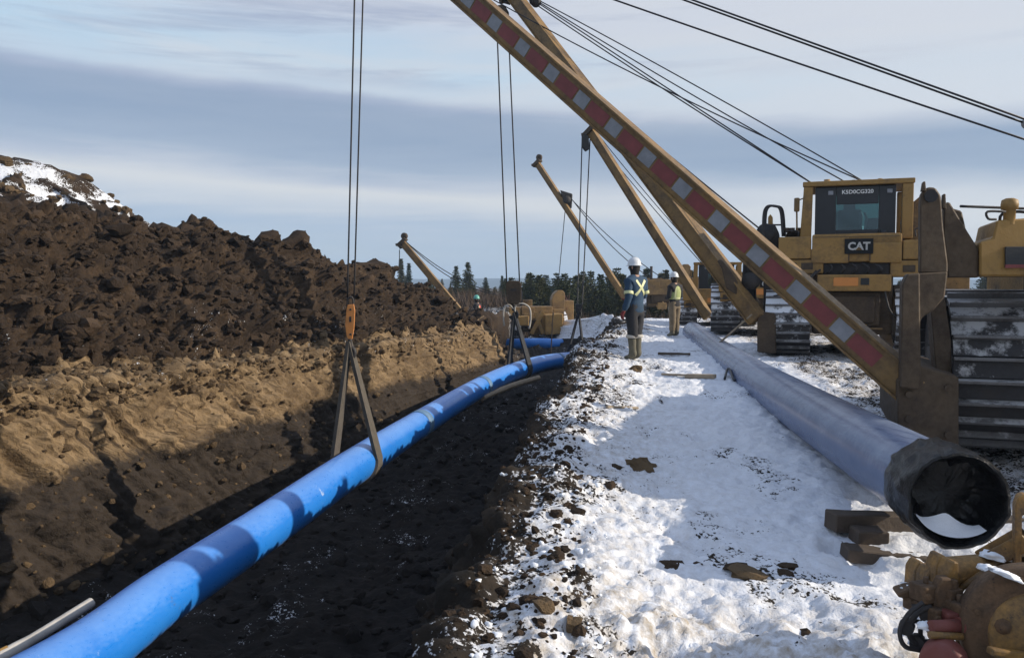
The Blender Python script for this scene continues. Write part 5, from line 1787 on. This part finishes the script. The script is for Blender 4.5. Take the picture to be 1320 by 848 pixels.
# big drum housing facing the camera
c = P(1338, 822, YW)
bm = NB()
lathe(bm, [(.001, .02), (.19, .02), (.20, .012), (.205, -.01), (.262, -.012), (.285, -.02), (.290, -.04), (.290, -.13), (.28, -.14), (.001, -.15)], c, AX, 48)
dr = obj('drum_housing', bm, MAT['rust'], root)
bm = NB(); lathe(bm, [(.001, .034), (.185, .034), (.192, .028), (.195, .014)], c, AX, 40)
# face plate split by a slot
obj('face_plate', bm, MAT['yellow_chipped'], dr)
bs, bu = AX.cross(Vector((0, 0, 1))).normalized(), None
bu = bs.cross(AX)
bm = NB(); q = P(1294, 808, YW) ; q = c + (q - c) - AX * ((q - c).dot(AX)) + AX * .034
lathe(bm, [(.034, 0), (.034, .008), (.026, .012), (.020, .012), (.020, .03), (.001, .03)], q, AX, 8)
obj('bolt_head', bm, MAT['rust'], dr)
for a in (20, 75, 130, 185, 240, 300):
    bm = NB(); q = c + (bs * math.cos(R(a)) + bu * math.sin(R(a))) * .245 - AX * .012; cyl(bm, q, q + AX * .014, .014, 6)
    obj('bolt_head', bm, MAT['rust'], dr)
bm = NB(); q = P(1330, 834, YW - .05); beam(bm, P(1275, 838, YW - .06), P(1345, 848, YW - .03), .04, .03)
obj('face_rib', bm, MAT['yellow_chipped'], dr)
# curved drum guard behind it
bm = NB()
c2 = P(1296, 800, YW + .24)
AX2 = Vector((-.55, -.83, .06)).normalized()
lathe(bm, [(.205, -.10), (.222, -.10), (.228, -.06), (.228, .05), (.222, .06), (.205, .06), (.198, .0), (.205, -.10)], c2, AX2, 44)
gd = obj('drum_guard', bm, MAT['yellow_chipped'], root)
bm = NB(); lathe(bm, [(.001, .02), (.175, .02), (.175, -.06), (.001, -.06)], c2, AX2, 32)
obj('rope_drum', bm, MAT['dark_steel'], gd)
# two motor cylinders with end brackets
for (ua, va, ub, vb, r_, Yk) in ((1188, 742, 1240, 736, .060, YW + .50), (1216, 738, 1296, 731, .072, YW + .36)):
    a, b = P(ua, va, Yk), P(ub, vb, Yk + .12)
    ax = (b - a).normalized()
    bm = NB(); lathe(bm, [(.001, 0), (r_ * .9, 0), (r_, .01), (r_, (b - a).length * .96), (r_ * .85, (b - a).length), (.001, (b - a).length)], a, ax, 26)
    mo = obj('motor_cylinder', bm, MAT['yellow_chipped'], root)
    bm = NB(); pts = [a + Vector((0, 0, r_ * 1.12)) - ax * .012, a + Vector((.012, 0, r_ * 1.12)), a + Vector((.022, 0, -r_ * 1.7)), a + Vector((-.035, 0, -r_ * 1.7)), a + Vector((-.03, 0, r_ * .5))]
    prism(bm, pts, (0.01, -.09, 0), bev=.006); prism(bm, pts, (-0.01, .09, 0), bev=.006)
    obj('bracket', bm, MAT['yellow_chipped'], mo)
    bm = NB(); bx(bm, -.03, .03, -.03, .0, -.02, .025, .006, 0, Matrix.Translation(a + Vector((-.02, -.085, -.02))))
    obj('clamp', bm, MAT['rust'], mo)
# deck plates below
bm = NB()
pxprism(bm, [(1157, 765), (1172, 760), (1236, 757), (1238, 768), (1180, 773), (1158, 770)], YW + .34, Vector((.02, .10, 0)), bev=.006)
pxprism(bm, [(1174, 773), (1184, 773), (1182, 782), (1176, 782)], YW + .32, Vector((0, .1, 0)), bev=.004)
pxprism(bm, [(1186, 770), (1240, 766), (1246, 800), (1196, 798)], YW + .36, Vector((0, .2, 0)), bev=.008)
pxprism(bm, [(1206, 764), (1214, 746), (1228, 746), (1230, 790), (1210, 790)], YW + .24, Vector((0, .06, 0)), bev=.006)
dk = obj('deck_plate', bm, MAT['rust'], root)
for (u_, v_, dz_, sx, sz) in ((1193, 762, .30, .05, .04), (1222, 772, .28, .04, .06), (1206, 790, .26, .05, .035), (1236, 788, .22, .045, .05), (1180, 778, .34, .03, .03)):
    bm = NB(); bx(bm, -sx, sx, -.05, .05, -sz, sz, .01, 0, Matrix.Translation(P(u_, v_, YW + dz_)) @ Matrix.Rotation(.35, 4, 'Z'))
    p = P(u_, v_, YW + dz_); cyl(bm, p + Vector((-sx * .4, -.04, 0)), p + Vector((-sx * .4, -.075, 0)), .014, 6)
    cyl(bm, p + Vector((0, 0, sz * .5)), p + Vector((0, 0, sz + .03)), .012, 8)
    obj('valve_block', bm, MAT['rust'], dk)
bm = NB()
for k, pts in enumerate(([(1190, 776), (1172, 790), (1160, 812), (1166, 832), (1186, 838)], [(1200, 780), (1180, 792), (1172, 815), (1182, 828), (1204, 826)], [(1212, 785), (1190, 800), (1188, 822), (1206, 840), (1230, 838)], [(1178, 778), (1190, 790), (1214, 792), (1236, 784)], [(1160, 806), (1178, 800), (1200, 806), (1222, 812)])):
    tube(bm, spline([P(u_, v_, YW + .22 + .03 * k) for u_, v_ in pts], 6), .011 + .003 * (k % 2), 8)
for u_, v_ in ((1168, 810), (1182, 830), (1204, 812), (1196, 796)):
    p = P(u_, v_, YW + .24); cyl(bm, p, p + Vector((.03, .05, 0)), .034, 9)
obj('hydraulic_hoses', bm, MAT['dark_steel'], root)
# red-brown motor and fittings
a, b = P(1204, 822, YW + .06), P(1238, 836, YW + .10)
bm = NB(); lathe(bm, [(.001, 0), (.09, 0), (.095, .01), (.095, .12), (.08, .14), (.001, .14)], P(1218, 848, YW + .10), Vector((-.5, -.8, .1)), 24)
rm = obj('red_motor', bm, MAT['red_brown'], root)
bm = NB(); cyl(bm, P(1200, 808, YW + .12), P(1238, 806, YW + .14), .030, 14); cyl(bm, P(1236, 806, YW + .13), P(1244, 806, YW + .14), .038, 14); bx(bm, -.04, .04, -.04, .04, -.03, .04, .012, 0, Matrix.Translation(P(1226, 798, YW + .2)))
obj('red_coupling', bm, MAT['red_brown'], root)
bm = NB(); cyl(bm, P(1198, 818, YW + .08), P(1240, 820, YW + .1), .016, 10)
obj('shaft', bm, MAT['yellow_chipped'], root)
# upright lug and its stays
bm = NB()
pxprism(bm, [(1308, 760), (1309, 652), (1313, 640), (1321, 637), (1329, 641), (1332, 655), (1332, 760), (1326, 760), (1324, 664), (1318, 664), (1317, 760)], YW + .30, Vector((.02, .06, 0)), bev=.006)
beam(bm, P(1262, 716, YW + .5), P(1318, 684, YW + .34), .04, .05); beam(bm, P(1276, 722, YW + .42), P(1326, 696, YW + .30), .05, .08)
pxprism(bm, [(1266, 734), (1290, 722), (1335, 712), (1335, 768), (1290, 752)], YW + .36, Vector((0, .08, 0)), bev=.008)
obj('mounting_arm', bm, MAT['yellow_chipped'], root)
# body it is bolted to, out of the frame to the right
bm = NB(); p = P(1345, 800, YW + .3)
bx(bm, 0, .8, -1.5, -.05, -.35, .20, .04, 0, Matrix.Translation(p)); bx(bm, .05, .7, -1.4, -.1, -.75, -.35, .03, 0, Matrix.Translation(p))
obj('chassis', bm, MAT['rust'], root)


def snowcap(uv, Yk, rx, ry, rz, rot=0):
    bm = NB(); bmesh.ops.create_icosphere(bm, subdivisions=3, radius=1)
    for v in bm.verts:
        q = v.co.copy(); v.co = Vector((q.x * rx, q.y * ry, max(q.z, -.15) * rz)) * (1 + .45 * mnoise.noise(q * 2.2 + Vector((uv[0], 0, 0))) + .3 * mnoise.noise(q * 6))
    bm.transform(Matrix.Translation(P(uv[0], uv[1], Yk)) @ Matrix.Rotation(rot, 4, 'Y'))
    return obj('snow_patch', bm, MAT['snow'], root, smooth=True)


snowcap((1288, 718, ), YW + .40, .075, .06, .03, .1)
snowcap((1298, 742), YW + .04, .07, .05, .02, .35)
snowcap((1276, 734), YW + .24, .05, .06, .018, .1)
snowcap((1176, 757), YW + .40, .05, .06, .012)
snowcap((1192, 808), YW + .16, .03, .03, .025)
